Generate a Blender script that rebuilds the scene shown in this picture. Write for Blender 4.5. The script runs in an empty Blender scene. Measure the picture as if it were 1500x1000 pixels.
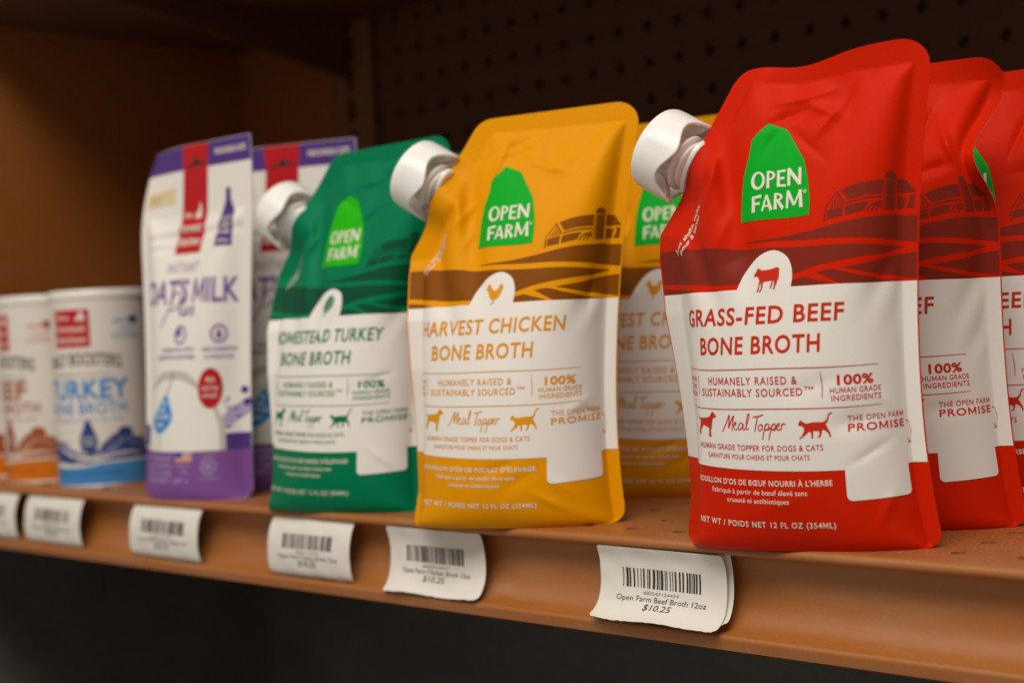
import bpy, math, random
import numpy as np
from mathutils import Vector, Matrix
from mathutils.geometry import tessellate_polygon

random.seed(7)
SC = bpy.context.scene
COL = SC.collection
MM = 0.001

# ------------------------------------------------------------------ camera, light, exposure
cam_d = bpy.data.cameras.new("camera")
cam = bpy.data.objects.new("camera", cam_d)
COL.objects.link(cam)
SC.camera = cam
F_PX, W_PX = 2083.0, 1500.0
mx = np.array([-2250.0, -90.0, F_PX]); mx /= np.linalg.norm(mx)          # world -X seen from the camera (right, up, forward)
up = np.array([-0.055, 1.0, 0.0]); up[2] = -(up @ mx) / mx[2]; up /= np.linalg.norm(up)
ax_x, ax_z = -mx, up
ax_y = -np.cross(ax_z, ax_x)
R = np.stack([ax_x, ax_y, ax_z], 1)                                       # camera = R @ world
right_w, up_w, fwd_w = R[0], R[1], R[2]
cam.matrix_world = Matrix([[right_w[i], up_w[i], -fwd_w[i], 0] for i in range(3)] + [[0, 0, 0, 1]])
cam.location = (0.4510, -0.4804, 0.0971)
cam_d.sensor_width = 36.0
cam_d.lens = 36.0 * F_PX / W_PX
cam_d.clip_start = 0.02
cam_d.clip_end = 60.0
cam_d.dof.use_dof = True
cam_d.dof.focus_distance = 0.585
cam_d.dof.aperture_fstop = 6.3

world = bpy.data.worlds.new("World")
SC.world = world
world.use_nodes = True
bg = world.node_tree.nodes["Background"]
bg.inputs[0].default_value = (1.0, 0.91, 0.81, 1)
bg.inputs[1].default_value = 0.36

def area(name, loc, target, sx, sy, power, color):
    d = bpy.data.lights.new(name, 'AREA')
    d.shape = 'RECTANGLE'; d.size = sx; d.size_y = sy; d.energy = power; d.color = color
    o = bpy.data.objects.new(name, d); COL.objects.link(o)
    o.location = loc
    o.rotation_euler = (Vector(target) - Vector(loc)).to_track_quat('-Z', 'Y').to_euler()
    return o
area("ceiling_lamp", (0.60, -1.10, 1.70), (0.0, 0.0, 0.05), 1.3, 0.70, 36, (1.0, 0.945, 0.88))
area("ceiling_lamp", (-0.55, -1.5, 1.75), (-0.1, 0.0, 0.1), 1.4, 0.60, 11, (1.0, 0.93, 0.85))

SC.view_settings.view_transform = 'Standard'
SC.view_settings.look = 'None'
SC.view_settings.exposure = -0.13
SC.view_settings.gamma = 1.0
SC.view_settings.use_curve_mapping = False
SC.render.engine = 'CYCLES'
SC.cycles.max_bounces = 8
SC.cycles.use_denoising = True

# ------------------------------------------------------------------ materials
def lin(c):
    return tuple((x / 255 / 12.92 if x / 255 <= 0.04045 else ((x / 255 + 0.055) / 1.055) ** 2.4) for x in c)

def principled(name, base, rough=0.5, spec=0.5, **kw):
    m = bpy.data.materials.new(name); m.use_nodes = True
    b = m.node_tree.nodes["Principled BSDF"]
    b.inputs["Base Color"].default_value = (*base, 1)
    b.inputs["Roughness"].default_value = rough
    b.inputs["Specular IOR Level"].default_value = spec
    for k, v in kw.items():
        b.inputs[k].default_value = v
    return m

def film(name, base, rough=0.42, vary=0.10):
    """printed pouch film: slight mottling, fine grain in the gloss, faint micro bump"""
    m = principled(name, base, rough, 0.15)
    k = max(base); m.node_tree.nodes['Principled BSDF'].inputs['Specular Tint'].default_value = tuple(.25 + .75*c/k for c in base) + (1,)
    nt = m.node_tree; b = nt.nodes["Principled BSDF"]
    tc = nt.nodes.new("ShaderNodeTexCoord")
    n1 = nt.nodes.new("ShaderNodeTexNoise"); n1.inputs["Scale"].default_value = 60; n1.inputs["Detail"].default_value = 5
    n2 = nt.nodes.new("ShaderNodeTexNoise"); n2.inputs["Scale"].default_value = 1300; n2.inputs["Detail"].default_value = 2
    nt.links.new(tc.outputs["Object"], n1.inputs["Vector"]); nt.links.new(tc.outputs["Object"], n2.inputs["Vector"])
    mr = nt.nodes.new("ShaderNodeMapRange"); mr.inputs[3].default_value = rough - 0.06; mr.inputs[4].default_value = rough + 0.12
    nt.links.new(n1.outputs[0], mr.inputs[0]); nt.links.new(mr.outputs[0], b.inputs["Roughness"])
    mix = nt.nodes.new("ShaderNodeMix"); mix.data_type = 'RGBA'; mix.blend_type = 'MULTIPLY'
    mix.inputs[6].default_value = (*base, 1)
    cr = nt.nodes.new("ShaderNodeMapRange"); cr.inputs[3].default_value = 1 - vary; cr.inputs[4].default_value = 1 + vary * .3
    nt.links.new(n2.outputs[0], cr.inputs[0])
    mix.inputs[0].default_value = 1.0
    nt.links.new(cr.outputs[0], mix.inputs[7]); nt.links.new(mix.outputs[2], b.inputs["Base Color"])
    bp = nt.nodes.new("ShaderNodeBump"); bp.inputs["Strength"].default_value = 0.10; bp.inputs["Distance"].default_value = 0.0004
    nt.links.new(n1.outputs[0], bp.inputs["Height"])
    n4 = nt.nodes.new("ShaderNodeTexNoise"); n4.noise_type = 'RIDGED_MULTIFRACTAL'; n4.inputs["Scale"].default_value = 22; n4.inputs["Detail"].default_value = 2.0
    nt.links.new(tc.outputs["Object"], n4.inputs["Vector"])
    b2 = nt.nodes.new("ShaderNodeBump"); b2.inputs["Strength"].default_value = 0.22; b2.inputs["Distance"].default_value = 0.0010
    nt.links.new(n4.outputs[0], b2.inputs["Height"]); nt.links.new(bp.outputs[0], b2.inputs["Normal"]); nt.links.new(b2.outputs[0], b.inputs["Normal"])
    return m

def painted(name, base, dust=(0.42, 0.33, 0.25), amount=0.35, rough=0.38, scale=70, spots=0.9):
    """powder-coated metal with dust and scuffs"""
    m = principled(name, base, rough, 0.5)
    nt = m.node_tree; b = nt.nodes["Principled BSDF"]
    tc = nt.nodes.new("ShaderNodeTexCoord")
    n1 = nt.nodes.new("ShaderNodeTexNoise"); n1.inputs["Scale"].default_value = scale; n1.inputs["Detail"].default_value = 8; n1.inputs["Roughness"].default_value = .65
    n2 = nt.nodes.new("ShaderNodeTexNoise"); n2.inputs["Scale"].default_value = 620; n2.inputs["Detail"].default_value = 2
    n3 = nt.nodes.new("ShaderNodeTexNoise"); n3.inputs["Scale"].default_value = 9; n3.inputs["Detail"].default_value = 6
    mp = nt.nodes.new("ShaderNodeMapping"); mp.inputs["Scale"].default_value = (0.22, 1.0, 1.0); nt.links.new(tc.outputs["Object"], mp.inputs[0])
    nt.links.new(mp.outputs[0], n1.inputs["Vector"])
    for n in (n2, n3): nt.links.new(tc.outputs["Object"], n.inputs["Vector"])
    r1 = nt.nodes.new("ShaderNodeMapRange"); r1.inputs[1].default_value = .42; r1.inputs[2].default_value = .75
    nt.links.new(n1.outputs[0], r1.inputs[0])
    r2 = nt.nodes.new("ShaderNodeMapRange"); r2.inputs[1].default_value = .60; r2.inputs[2].default_value = .66
    nt.links.new(n2.outputs[0], r2.inputs[0])
    r3 = nt.nodes.new("ShaderNodeMapRange"); r3.inputs[1].default_value = .35; r3.inputs[2].default_value = .7
    nt.links.new(n3.outputs[0], r3.inputs[0])
    mul = nt.nodes.new("ShaderNodeMath"); mul.operation = 'MULTIPLY'; nt.links.new(r1.outputs[0], mul.inputs[0]); nt.links.new(r3.outputs[0], mul.inputs[1])
    ad = nt.nodes.new("ShaderNodeMath"); ad.operation = 'MULTIPLY_ADD'; nt.links.new(r2.outputs[0], ad.inputs[0]); ad.inputs[1].default_value = float(spots)
    nt.links.new(mul.outputs[0], ad.inputs[2])
    am = nt.nodes.new("ShaderNodeMath"); am.operation = 'MULTIPLY'; am.use_clamp = True; nt.links.new(ad.outputs[0], am.inputs[0]); am.inputs[1].default_value = amount
    mix = nt.nodes.new("ShaderNodeMix"); mix.data_type = 'RGBA'
    mix.inputs[6].default_value = (*base, 1); mix.inputs[7].default_value = (*dust, 1)
    nt.links.new(am.outputs[0], mix.inputs[0]); nt.links.new(mix.outputs[2], b.inputs["Base Color"])
    rr = nt.nodes.new("ShaderNodeMapRange"); rr.inputs[3].default_value = rough; rr.inputs[4].default_value = min(1, rough + .5)
    nt.links.new(am.outputs[0], rr.inputs[0]); nt.links.new(rr.outputs[0], b.inputs["Roughness"])
    bp = nt.nodes.new("ShaderNodeBump"); bp.inputs["Strength"].default_value = .12; bp.inputs["Distance"].default_value = .0003
    nt.links.new(n2.outputs[0], bp.inputs["Height"]); nt.links.new(bp.outputs[0], b.inputs["Normal"])
    return m

M = {}
M["brown_paint"] = painted("brown_paint", (0.33, 0.108, 0.018), dust=(0.42, 0.28, 0.17), amount=.38, rough=.45, spots=0.28)
M["brown_shelf"] = painted("brown_shelf", (0.32, 0.098, 0.018), dust=(0.40, 0.27, 0.16), amount=0.55, scale=60)
M["brown_side"] = painted("brown_side", (0.245, 0.070, 0.007), amount=.10, rough=.5, spots=0.0)
M["upright_paint"] = painted("upright_paint", (0.16, 0.055, 0.014), amount=.1, rough=.7, spots=0.0)
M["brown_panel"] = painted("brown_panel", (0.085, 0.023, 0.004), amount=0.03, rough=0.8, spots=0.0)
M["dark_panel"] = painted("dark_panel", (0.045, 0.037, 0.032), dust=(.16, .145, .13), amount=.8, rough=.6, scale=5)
M["white_film"] = film("white_film", (0.76, 0.72, 0.66), 0.42, .05)
M["edge"] = principled("laminate_edge", (0.75, 0.62, 0.52), .5)
M["red"] = film("red_film", (0.58, 0.015, 0.0012))
M["red_dark"] = film("maroon_film", (0.20, 0.022, 0.012))
M["red_ink"] = film("red_ink", (0.56, 0.030, 0.010))
M["yellow"] = film("amber_film", (0.72, 0.285, 0.0008))
M["yellow_dark"] = film("amber_brown_film", (0.20, 0.060, 0.003))
M["yellow_ink"] = film("amber_ink", (0.70, 0.29, 0.003))
M["green"] = film("green_film", (0.001, 0.165, 0.068))
M["green_dark"] = film("dark_green_film", (0.004, 0.062, 0.028))
M["green_ink"] = film("green_ink", (0.004, 0.16, 0.07))
M["logo_green"] = film("logo_green", (0.004, 0.36, 0.020))
M["logo_lime"] = film("logo_lime", (0.020, 0.42, 0.004))
M["cream_ink"] = film("cream_ink", (0.74, 0.68, 0.56), .45, .04)
M["purple"] = film("purple_film", (0.205, 0.080, 0.29))
M["violet"] = film("violet_film", (0.085, 0.040, 0.20))
M["violet_ink"] = film("violet_ink", (0.19, 0.095, 0.30))
M["lilac"] = film("lilac_film", (0.40, 0.33, 0.50))
M["crimson"] = film("crimson_film", (0.46, 0.016, 0.020))
M["sky_blue"] = film("blue_ink", (0.02, 0.26, 0.62))
M["bowl_shade"] = film("bowl_shade", (0.50, 0.46, 0.40), .45, .04)
M["milk"] = film("milk_white", (0.76, 0.73, 0.66), .45, .04)
M["black_hole"] = principled("black_slot", (0.01, 0.006, 0.006), .7)
M["sticker"] = film("cream_sticker", (0.70, 0.55, 0.33), .5, .05)
M["can_paper"] = film("can_paper", (0.68, 0.62, 0.55), .48, .04)
M["can_blue"] = film("can_blue", (0.055, 0.23, 0.50), .45)
M["can_navy"] = film("can_navy", (0.035, 0.060, 0.19), .45)
M["can_haze"] = film("can_pale_blue", (0.22, 0.25, 0.40), .45)
M["can_orange"] = film("can_orange", (0.60, 0.16, 0.010), .45)
M["can_rust"] = film("can_rust", (0.33, 0.085, 0.030), .45)
M["can_tan"] = film("can_tan", (0.55, 0.30, 0.17), .45)
M["lid"] = principled("lid_plastic", (0.70, 0.66, 0.60), .35, .5)
M["tin"] = principled("tin_rim", (0.85, 0.80, 0.72), .42, .5, Metallic=1.0)
M["paper"] = film("tag_paper", (0.70, 0.66, 0.59), .6, .06)
M["ink"] = principled("black_ink", (0.022, 0.019, 0.018), .6)
M["grey_ink"] = principled("grey_ink", (0.16, 0.14, 0.13), .6)
M["flag_blue"] = principled("flag_blue", (0.03, 0.05, 0.30), .5)
m = principled("cap_plastic", (0.86, 0.83, 0.78), .22, .5)
m.node_tree.nodes["Principled BSDF"].inputs["Subsurface Weight"].default_value = 0.25
m.node_tree.nodes["Principled BSDF"].inputs["Subsurface Radius"].default_value = (.004, .003, .002)
m.node_tree.nodes["Principled BSDF"].inputs["Subsurface Scale"].default_value = 1.0
M["cap"] = m
m = principled("spout_plastic", (0.84, 0.80, 0.74), .3, .5)
m.node_tree.nodes["Principled BSDF"].inputs["Subsurface Weight"].default_value = 0.4
m.node_tree.nodes["Principled BSDF"].inputs["Subsurface Radius"].default_value = (.005, .004, .003)
m.node_tree.nodes["Principled BSDF"].inputs["Subsurface Scale"].default_value = 1.0
M["spout"] = m

# ------------------------------------------------------------------ object helpers
def thing(name, label, cat, loc=(0, 0, 0), rotz=0.0, group=None):
    o = bpy.data.objects.new(name, None); COL.objects.link(o)
    o.empty_display_size = 0.02
    o.location = loc; o.rotation_euler = (0, 0, rotz)
    o["label"] = label; o["category"] = cat
    if group: o["group"] = group
    return o

def tag(o, label, cat, group=None, kind=None):
    if label: o["label"] = label
    if cat: o["category"] = cat
    if group: o["group"] = group
    if kind: o["kind"] = kind
    return o

def mesh_obj(name, verts, faces, mats, parent=None, mat_idx=None, normals=None, smooth=False):
    me = bpy.data.meshes.new(name)
    me.from_pydata([tuple(map(float, v)) for v in verts], [], [tuple(map(int, f)) for f in faces])
    for m_ in (mats if isinstance(mats, (list, tuple)) else [mats]): me.materials.append(m_)
    if mat_idx is not None: me.polygons.foreach_set("material_index", np.asarray(mat_idx, dtype=np.int32))
    if smooth or normals is not None: me.polygons.foreach_set("use_smooth", np.ones(len(me.polygons), dtype=bool))
    me.update()
    if normals is not None: me.normals_split_custom_set_from_vertices([tuple(map(float, n)) for n in normals])
    o = bpy.data.objects.new(name, me); COL.objects.link(o)
    if parent is not None: o.parent = parent
    return o

def dup(root, loc, rotz, label, group=None):
    r = root.copy(); COL.objects.link(r); r.location = loc; r.rotation_euler = (0, 0, rotz)
    r["label"] = label
    if group: r["group"] = group
    for ch in list(root.children):
        c = ch.copy(); COL.objects.link(c); c.parent = r
        for g in list(ch.children):
            d = g.copy(); COL.objects.link(d); d.parent = c
    return r

class MB:
    """collects simple solids into one mesh"""
    def __init__(s): s.v = []; s.f = []
    def box(s, lo, hi):
        b = len(s.v); x0, y0, z0 = lo; x1, y1, z1 = hi
        s.v += [(x0,y0,z0),(x1,y0,z0),(x1,y1,z0),(x0,y1,z0),(x0,y0,z1),(x1,y0,z1),(x1,y1,z1),(x0,y1,z1)]
        s.f += [tuple(b + i for i in q) for q in ((0,3,2,1),(4,5,6,7),(0,1,5,4),(1,2,6,5),(2,3,7,6),(3,0,4,7))]
    def extrude(s, prof, x0, x1, cap=True):
        """closed (y,z) profile along x"""
        b = len(s.v); n = len(prof)
        s.v += [(x0, y, z) for y, z in prof] + [(x1, y, z) for y, z in prof]
        for i in range(n):
            j = (i + 1) % n; s.f.append((b + i, b + j, b + n + j, b + n + i))
        if cap:
            s.f.append(tuple(b + i for i in range(n))[::-1]); s.f.append(tuple(b + n + i for i in range(n)))
    def tube(s, pts, r, seg=8):
        pts = [Vector(p) for p in pts]; b = len(s.v)
        for i, p in enumerate(pts):
            d = (pts[min(i + 1, len(pts) - 1)] - pts[max(i - 1, 0)]).normalized()
            a = d.orthogonal().normalized(); c = d.cross(a)
            for k in range(seg):
                t = 2 * math.pi * k / seg; q = p + (a * math.cos(t) + c * math.sin(t)) * r; s.v.append(tuple(q))
        for i in range(len(pts) - 1):
            for k in range(seg):
                s.f.append((b + i*seg + k, b + i*seg + (k+1) % seg, b + (i+1)*seg + (k+1) % seg, b + (i+1)*seg + k))
    def lathe(s, prof, seg=72, frame=None, wave=None, closed=False):
        """prof: (axial, radius) list; frame: (origin, axis, e1, e2); wave(i, theta) -> axial offset"""
        o, a, e1, e2 = frame or (Vector((0,0,0)), Vector((0,0,1)), Vector((1,0,0)), Vector((0,1,0)))
        b = len(s.v); n = len(prof)
        for i, (h, r) in enumerate(prof):
            for k in range(seg):
                t = 2 * math.pi * k / seg; hh = h + (wave(i, t) if wave else 0)
                s.v.append(tuple(o + a * hh + (e1 * math.cos(t) + e2 * math.sin(t)) * r))
        for i in range(n if closed else n - 1):
            j = (i + 1) % n
            for k in range(seg):
                s.f.append((b + i*seg + k, b + i*seg + (k+1) % seg, b + j*seg + (k+1) % seg, b + j*seg + k))
    def build(s, name, mat, parent=None, smooth=False, angle=None):
        o = mesh_obj(name, s.v, s.f, mat, parent, smooth=smooth)
        if angle is not None: o.data.set_sharp_from_angle(angle=math.radians(angle))
        return o

# ------------------------------------------------------------------ flat art: triangles in label millimetres
def poly(*loops):
    """polygon with holes -> triangles (N,3,2)"""
    L = [[Vector((p[0], p[1], 0)) for p in l] for l in loops]
    flat = np.array([p for l in loops for p in l], float)[:, :2]
    t = tessellate_polygon(L)
    return flat[np.array(t, int)] if len(t) else np.zeros((0, 3, 2))

def spline(pts, n=8, closed=False):
    p = np.array(pts, float); N = len(p); out = []
    rng = range(N if closed else N - 1)
    for i in rng:
        a = p[(i-1) % N] if closed or i > 0 else 2*p[0]-p[1]
        b, c = p[i], p[(i+1) % N]
        d = p[(i+2) % N] if closed or i + 2 < N else 2*p[-1]-p[-2]
        for k in range(n):
            t = k / n
            out.append(.5*((2*b)+(-a+c)*t+(2*a-5*b+4*c-d)*t*t+(-a+3*b-3*c+d)*t**3))
    if not closed: out.append(p[-1])
    return np.array(out)

def stroke(pts, w, smooth=6, taper=0.0):
    p = spline(pts, smooth) if smooth else np.array(pts, float)
    d = np.gradient(p, axis=0); d /= np.linalg.norm(d, axis=1, keepdims=True) + 1e-9
    nrm = np.stack([-d[:, 1], d[:, 0]], 1)
    ww = np.full(len(p), w / 2)
    if taper: ww = ww * (1 - taper * np.linspace(-1, 1, len(p)) ** 2)
    a = p + nrm * ww[:, None]; b = p - nrm * ww[:, None]
    T = []
    for i in range(len(p) - 1):
        T += [[a[i], b[i], b[i+1]], [a[i], b[i+1], a[i+1]]]
    return np.array(T)

def ellipse(cx, cy, rx, ry, n=36, a0=0, a1=2*math.pi):
    return [(cx + rx*math.cos(a0+(a1-a0)*k/n), cy + ry*math.sin(a0+(a1-a0)*k/n)) for k in range(n)]

def rrect(x0, y0, x1, y1, r, n=6):
    o = []
    for cx, cy, a in ((x1-r, y1-r, 0), (x0+r, y1-r, 90), (x0+r, y0+r, 180), (x1-r, y0+r, 270)):
        o += [(cx + r*math.cos(math.radians(a + 90*k/n)), cy + r*math.sin(math.radians(a + 90*k/n))) for k in range(n+1)]
    return o

_tc = {}
def raw_text(s, bold=0.0, shear=0.0, track=1.0, res=3):
    key = (s, bold, shear, track)
    if key in _tc: return _tc[key]
    if "M" in s and bold != 0:                       # the font's M does not embolden: set its outline by hand
        parts = []; right = lambda q: raw_text(q, 0, 0, track)[..., 0].max()
        bar = right("I")
        for i, ch in enumerate(s):
            if ch == " ": continue
            adv = right(s[:i] + "I") - bar if i else 0.0
            if ch == "M":
                w, hh, W_ = .085 + 2*bold, .682 + bold, .64 + 2*bold
                G = poly([(0, 0), (w, 0), (w, hh*.62), (W_/2, hh*.06), (W_-w, hh*.62), (W_-w, 0), (W_, 0), (W_, hh), (W_-w*1.05, hh), (W_/2, hh*.34), (w*1.05, hh), (0, hh)]) + np.array([.07-bold, 0])
                G[..., 0] += shear*G[..., 1]
            else: G = raw_text(ch, bold, shear, 1.0)
            if len(G): parts.append(G + np.array([adv, 0]))
        _tc[key] = np.concatenate(parts)
        return _tc[key]
    c = bpy.data.curves.new("tmp", 'FONT')
    c.body = s; c.size = 1.0; c.offset = bold; c.shear = shear; c.space_character = track; c.resolution_u = res
    o = bpy.data.objects.new("tmp", c)
    me = o.to_mesh()
    me.calc_loop_triangles()
    v = np.array([q.co[:2] for q in me.vertices]) if len(me.vertices) else np.zeros((0, 2))
    t = np.array([q.vertices[:] for q in me.loop_triangles], int)
    T = v[t] if len(t) else np.zeros((0, 3, 2))
    o.to_mesh_clear(); bpy.data.objects.remove(o); bpy.data.curves.remove(c)
    _tc[key] = T
    return T
CAP = None
def text(s, u0, u1, base, cap, bold=0.012, shear=0.0, track=1.0, wave=0.0):
    """text fitted between u0 and u1 with its baseline at base and capitals cap tall"""
    global CAP
    if CAP is None: CAP = float(raw_text("H")[..., 1].max())
    T = raw_text(s, bold, shear, track).copy()
    x0, x1 = T[..., 0].min(), T[..., 0].max()
    T[..., 0] = u0 + (T[..., 0] - x0) / (x1 - x0) * (u1 - u0)
    T[..., 1] = base + T[..., 1] * cap / CAP
    if wave:
        T[..., 1] += wave * np.sin((T[..., 0] - u0) / (u1 - u0) * math.pi * 3.1)
    return T

def rot(T, ang, org, to=None):
    a = math.radians(ang); c, s = math.cos(a), math.sin(a); o = np.array(org)
    d = T - o
    return np.stack([d[..., 0]*c - d[..., 1]*s, d[..., 0]*s + d[..., 1]*c], -1) + (o if to is None else np.array(to))

def flare(p0, p1, w0, w1):
    p0, p1 = np.array(p0, float), np.array(p1, float); d = (p1-p0)/np.linalg.norm(p1-p0); n = np.array([-d[1], d[0]])
    return [tuple(p0+n*w0/2), tuple(p0-n*w0/2), tuple(p1-n*w1/2), tuple(p1+n*w1/2)]
def bowl(cx, cy, rx, ry, tx, ty, n=14):
    o = ellipse(cx, cy, rx, ry, n, math.pi/2, -math.pi/2) + [(cx, cy-ry)]
    i = ellipse(cx, cy, rx-tx, ry-ty, n, -math.pi/2, math.pi/2) + [(cx, cy+ry-ty)]
    return o + i
LOGO = {
 "O": [(ellipse(.5, .5, .5, .5, 32), ellipse(.535, .52, .29, .37, 32))],
 "P": [(flare((.16, 0), (.18, 1), .30, .24),), (bowl(.22, .72, .70, .28, .25, .11),)],
 "E": [(flare((.17, 0), (.17, 1), .34, .28),), (flare((.2, .93), (.96, .95), .12, .17),), (flare((.2, .5), (.84, .51), .12, .16),), (flare((.2, .07), (1., .05), .12, .17),)],
 "N": [(flare((.11, 0), (.10, 1), .20, .20),), (flare((.88, .02), (.90, 1), .20, .20),), (flare((.08, .96), (.90, .06), .24, .22),)],
 "F": [(flare((.17, 0), (.19, 1), .36, .28),), (flare((.2, .92), (1., .95), .14, .2),), (flare((.2, .5), (.84, .51), .13, .17),)],
 "A": [(flare((.07, 0), (.48, 1), .17, .15),), (flare((.90, 0), (.50, 1), .27, .17),), (flare((.22, .30), (.76, .30), .12, .12),)],
 "R": [(flare((.16, 0), (.18, 1), .30, .24),), (bowl(.22, .74, .66, .26, .24, .11),), (flare((.42, .52), (.90, .02), .2, .29),)],
 "M": [(flare((.08, 0), (.15, 1), .13, .14),), (flare((.15, .94), (.50, .14), .20, .13),), (flare((.86, .94), (.50, .14), .11, .11),), (flare((.91, 0), (.86, 1), .20, .17),)]}

def icon(pts, box):
    """silhouette given in picture-like units (y down) fitted into box (u0, v0, u1, v1)"""
    p = np.array(pts, float); lo, hi = p.min(0), p.max(0)
    q = (p - lo) / (hi - lo)
    u0, v0, u1, v1 = box
    return np.stack([u0 + q[:, 0]*(u1-u0), v1 - q[:, 1]*(v1-v0)], 1)

def cut_axis(T, K, ax, d, off=1e-4):
    """split triangles along every line off + i*d that crosses them"""
    done_T, done_K = [], []
    while len(T):
        x = T[..., ax]
        lo = np.ceil((x.min(1)-off)/d + 1e-5); hi = np.floor((x.max(1)-off)/d - 1e-5)
        m = hi >= lo
        done_T.append(T[~m]); done_K.append(K[~m])
        S, KS, c = T[m], K[m], (off + d*np.floor((lo+hi)/2))[m]
        if not len(S): break
        side = S[..., ax] >= c[:, None]
        lone = np.where(side.sum(1) == 1, side.argmax(1), (~side).argmax(1))
        r = np.arange(len(S))
        A, B, D = S[r, lone], S[r, (lone+1) % 3], S[r, (lone+2) % 3]
        tb = ((c-A[:, ax])/(B[:, ax]-A[:, ax]))[:, None]; td = ((c-A[:, ax])/(D[:, ax]-A[:, ax]))[:, None]
        p, q = A + (B-A)*tb, A + (D-A)*td
        p[:, ax] = c; q[:, ax] = c
        T = np.concatenate([np.stack([A, p, q], 1), np.stack([p, B, D], 1), np.stack([p, D, q], 1)]); K = np.concatenate([KS, KS, KS])
        e1, e2 = T[:, 1]-T[:, 0], T[:, 2]-T[:, 0]
        ok = np.abs(e1[:, 0]*e2[:, 1]-e1[:, 1]*e2[:, 0]) > 1e-6
        T, K = T[ok], K[ok]
    return np.concatenate(done_T), np.concatenate(done_K)

class Art:
    """layers of printed triangles; each entry has a layer height and a material"""
    def __init__(s): s.T = []; s.K = []; s.mats = []
    def add(s, T, mat, layer):
        if T is None or len(T) == 0: return
        if mat not in s.mats: s.mats.append(mat)
        s.T.append(np.asarray(T, float)); s.K.append(np.tile([s.mats.index(mat), layer], (len(T), 1)))
    def cut(s, du, dv, W, H):
        T, K = np.concatenate(s.T), np.concatenate(s.K)
        if du: T, K = cut_axis(T, K, 0, du)
        if dv: T, K = cut_axis(T, K, 1, dv)
        e1, e2 = T[:, 1]-T[:, 0], T[:, 2]-T[:, 0]
        flip = (e1[:, 0]*e2[:, 1]-e1[:, 1]*e2[:, 0]) < 0
        T[flip] = T[flip][:, ::-1]
        return T, K
    def build(s, name, surf, parent, du, dv, W, H, eps=0.09):
        """surf(u, v) -> (position mm, normal)"""
        T, K = s.cut(du, dv, W, H)
        key = np.concatenate([np.round(T.reshape(-1, 2), 4), np.repeat(K, 3, 0)], 1)
        uq, inv = np.unique(key, axis=0, return_inverse=True)
        inv = inv.reshape(-1, 3)
        P, N = surf(uq[:, 0], uq[:, 1])
        P = P + N * (uq[:, 3] * eps)[:, None]
        ok = (inv[:, 0] != inv[:, 1]) & (inv[:, 1] != inv[:, 2]) & (inv[:, 0] != inv[:, 2])
        return mesh_obj(name, P * MM, inv[ok], [M[k] for k in s.mats], parent, K[ok][:, 0], N)

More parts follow.
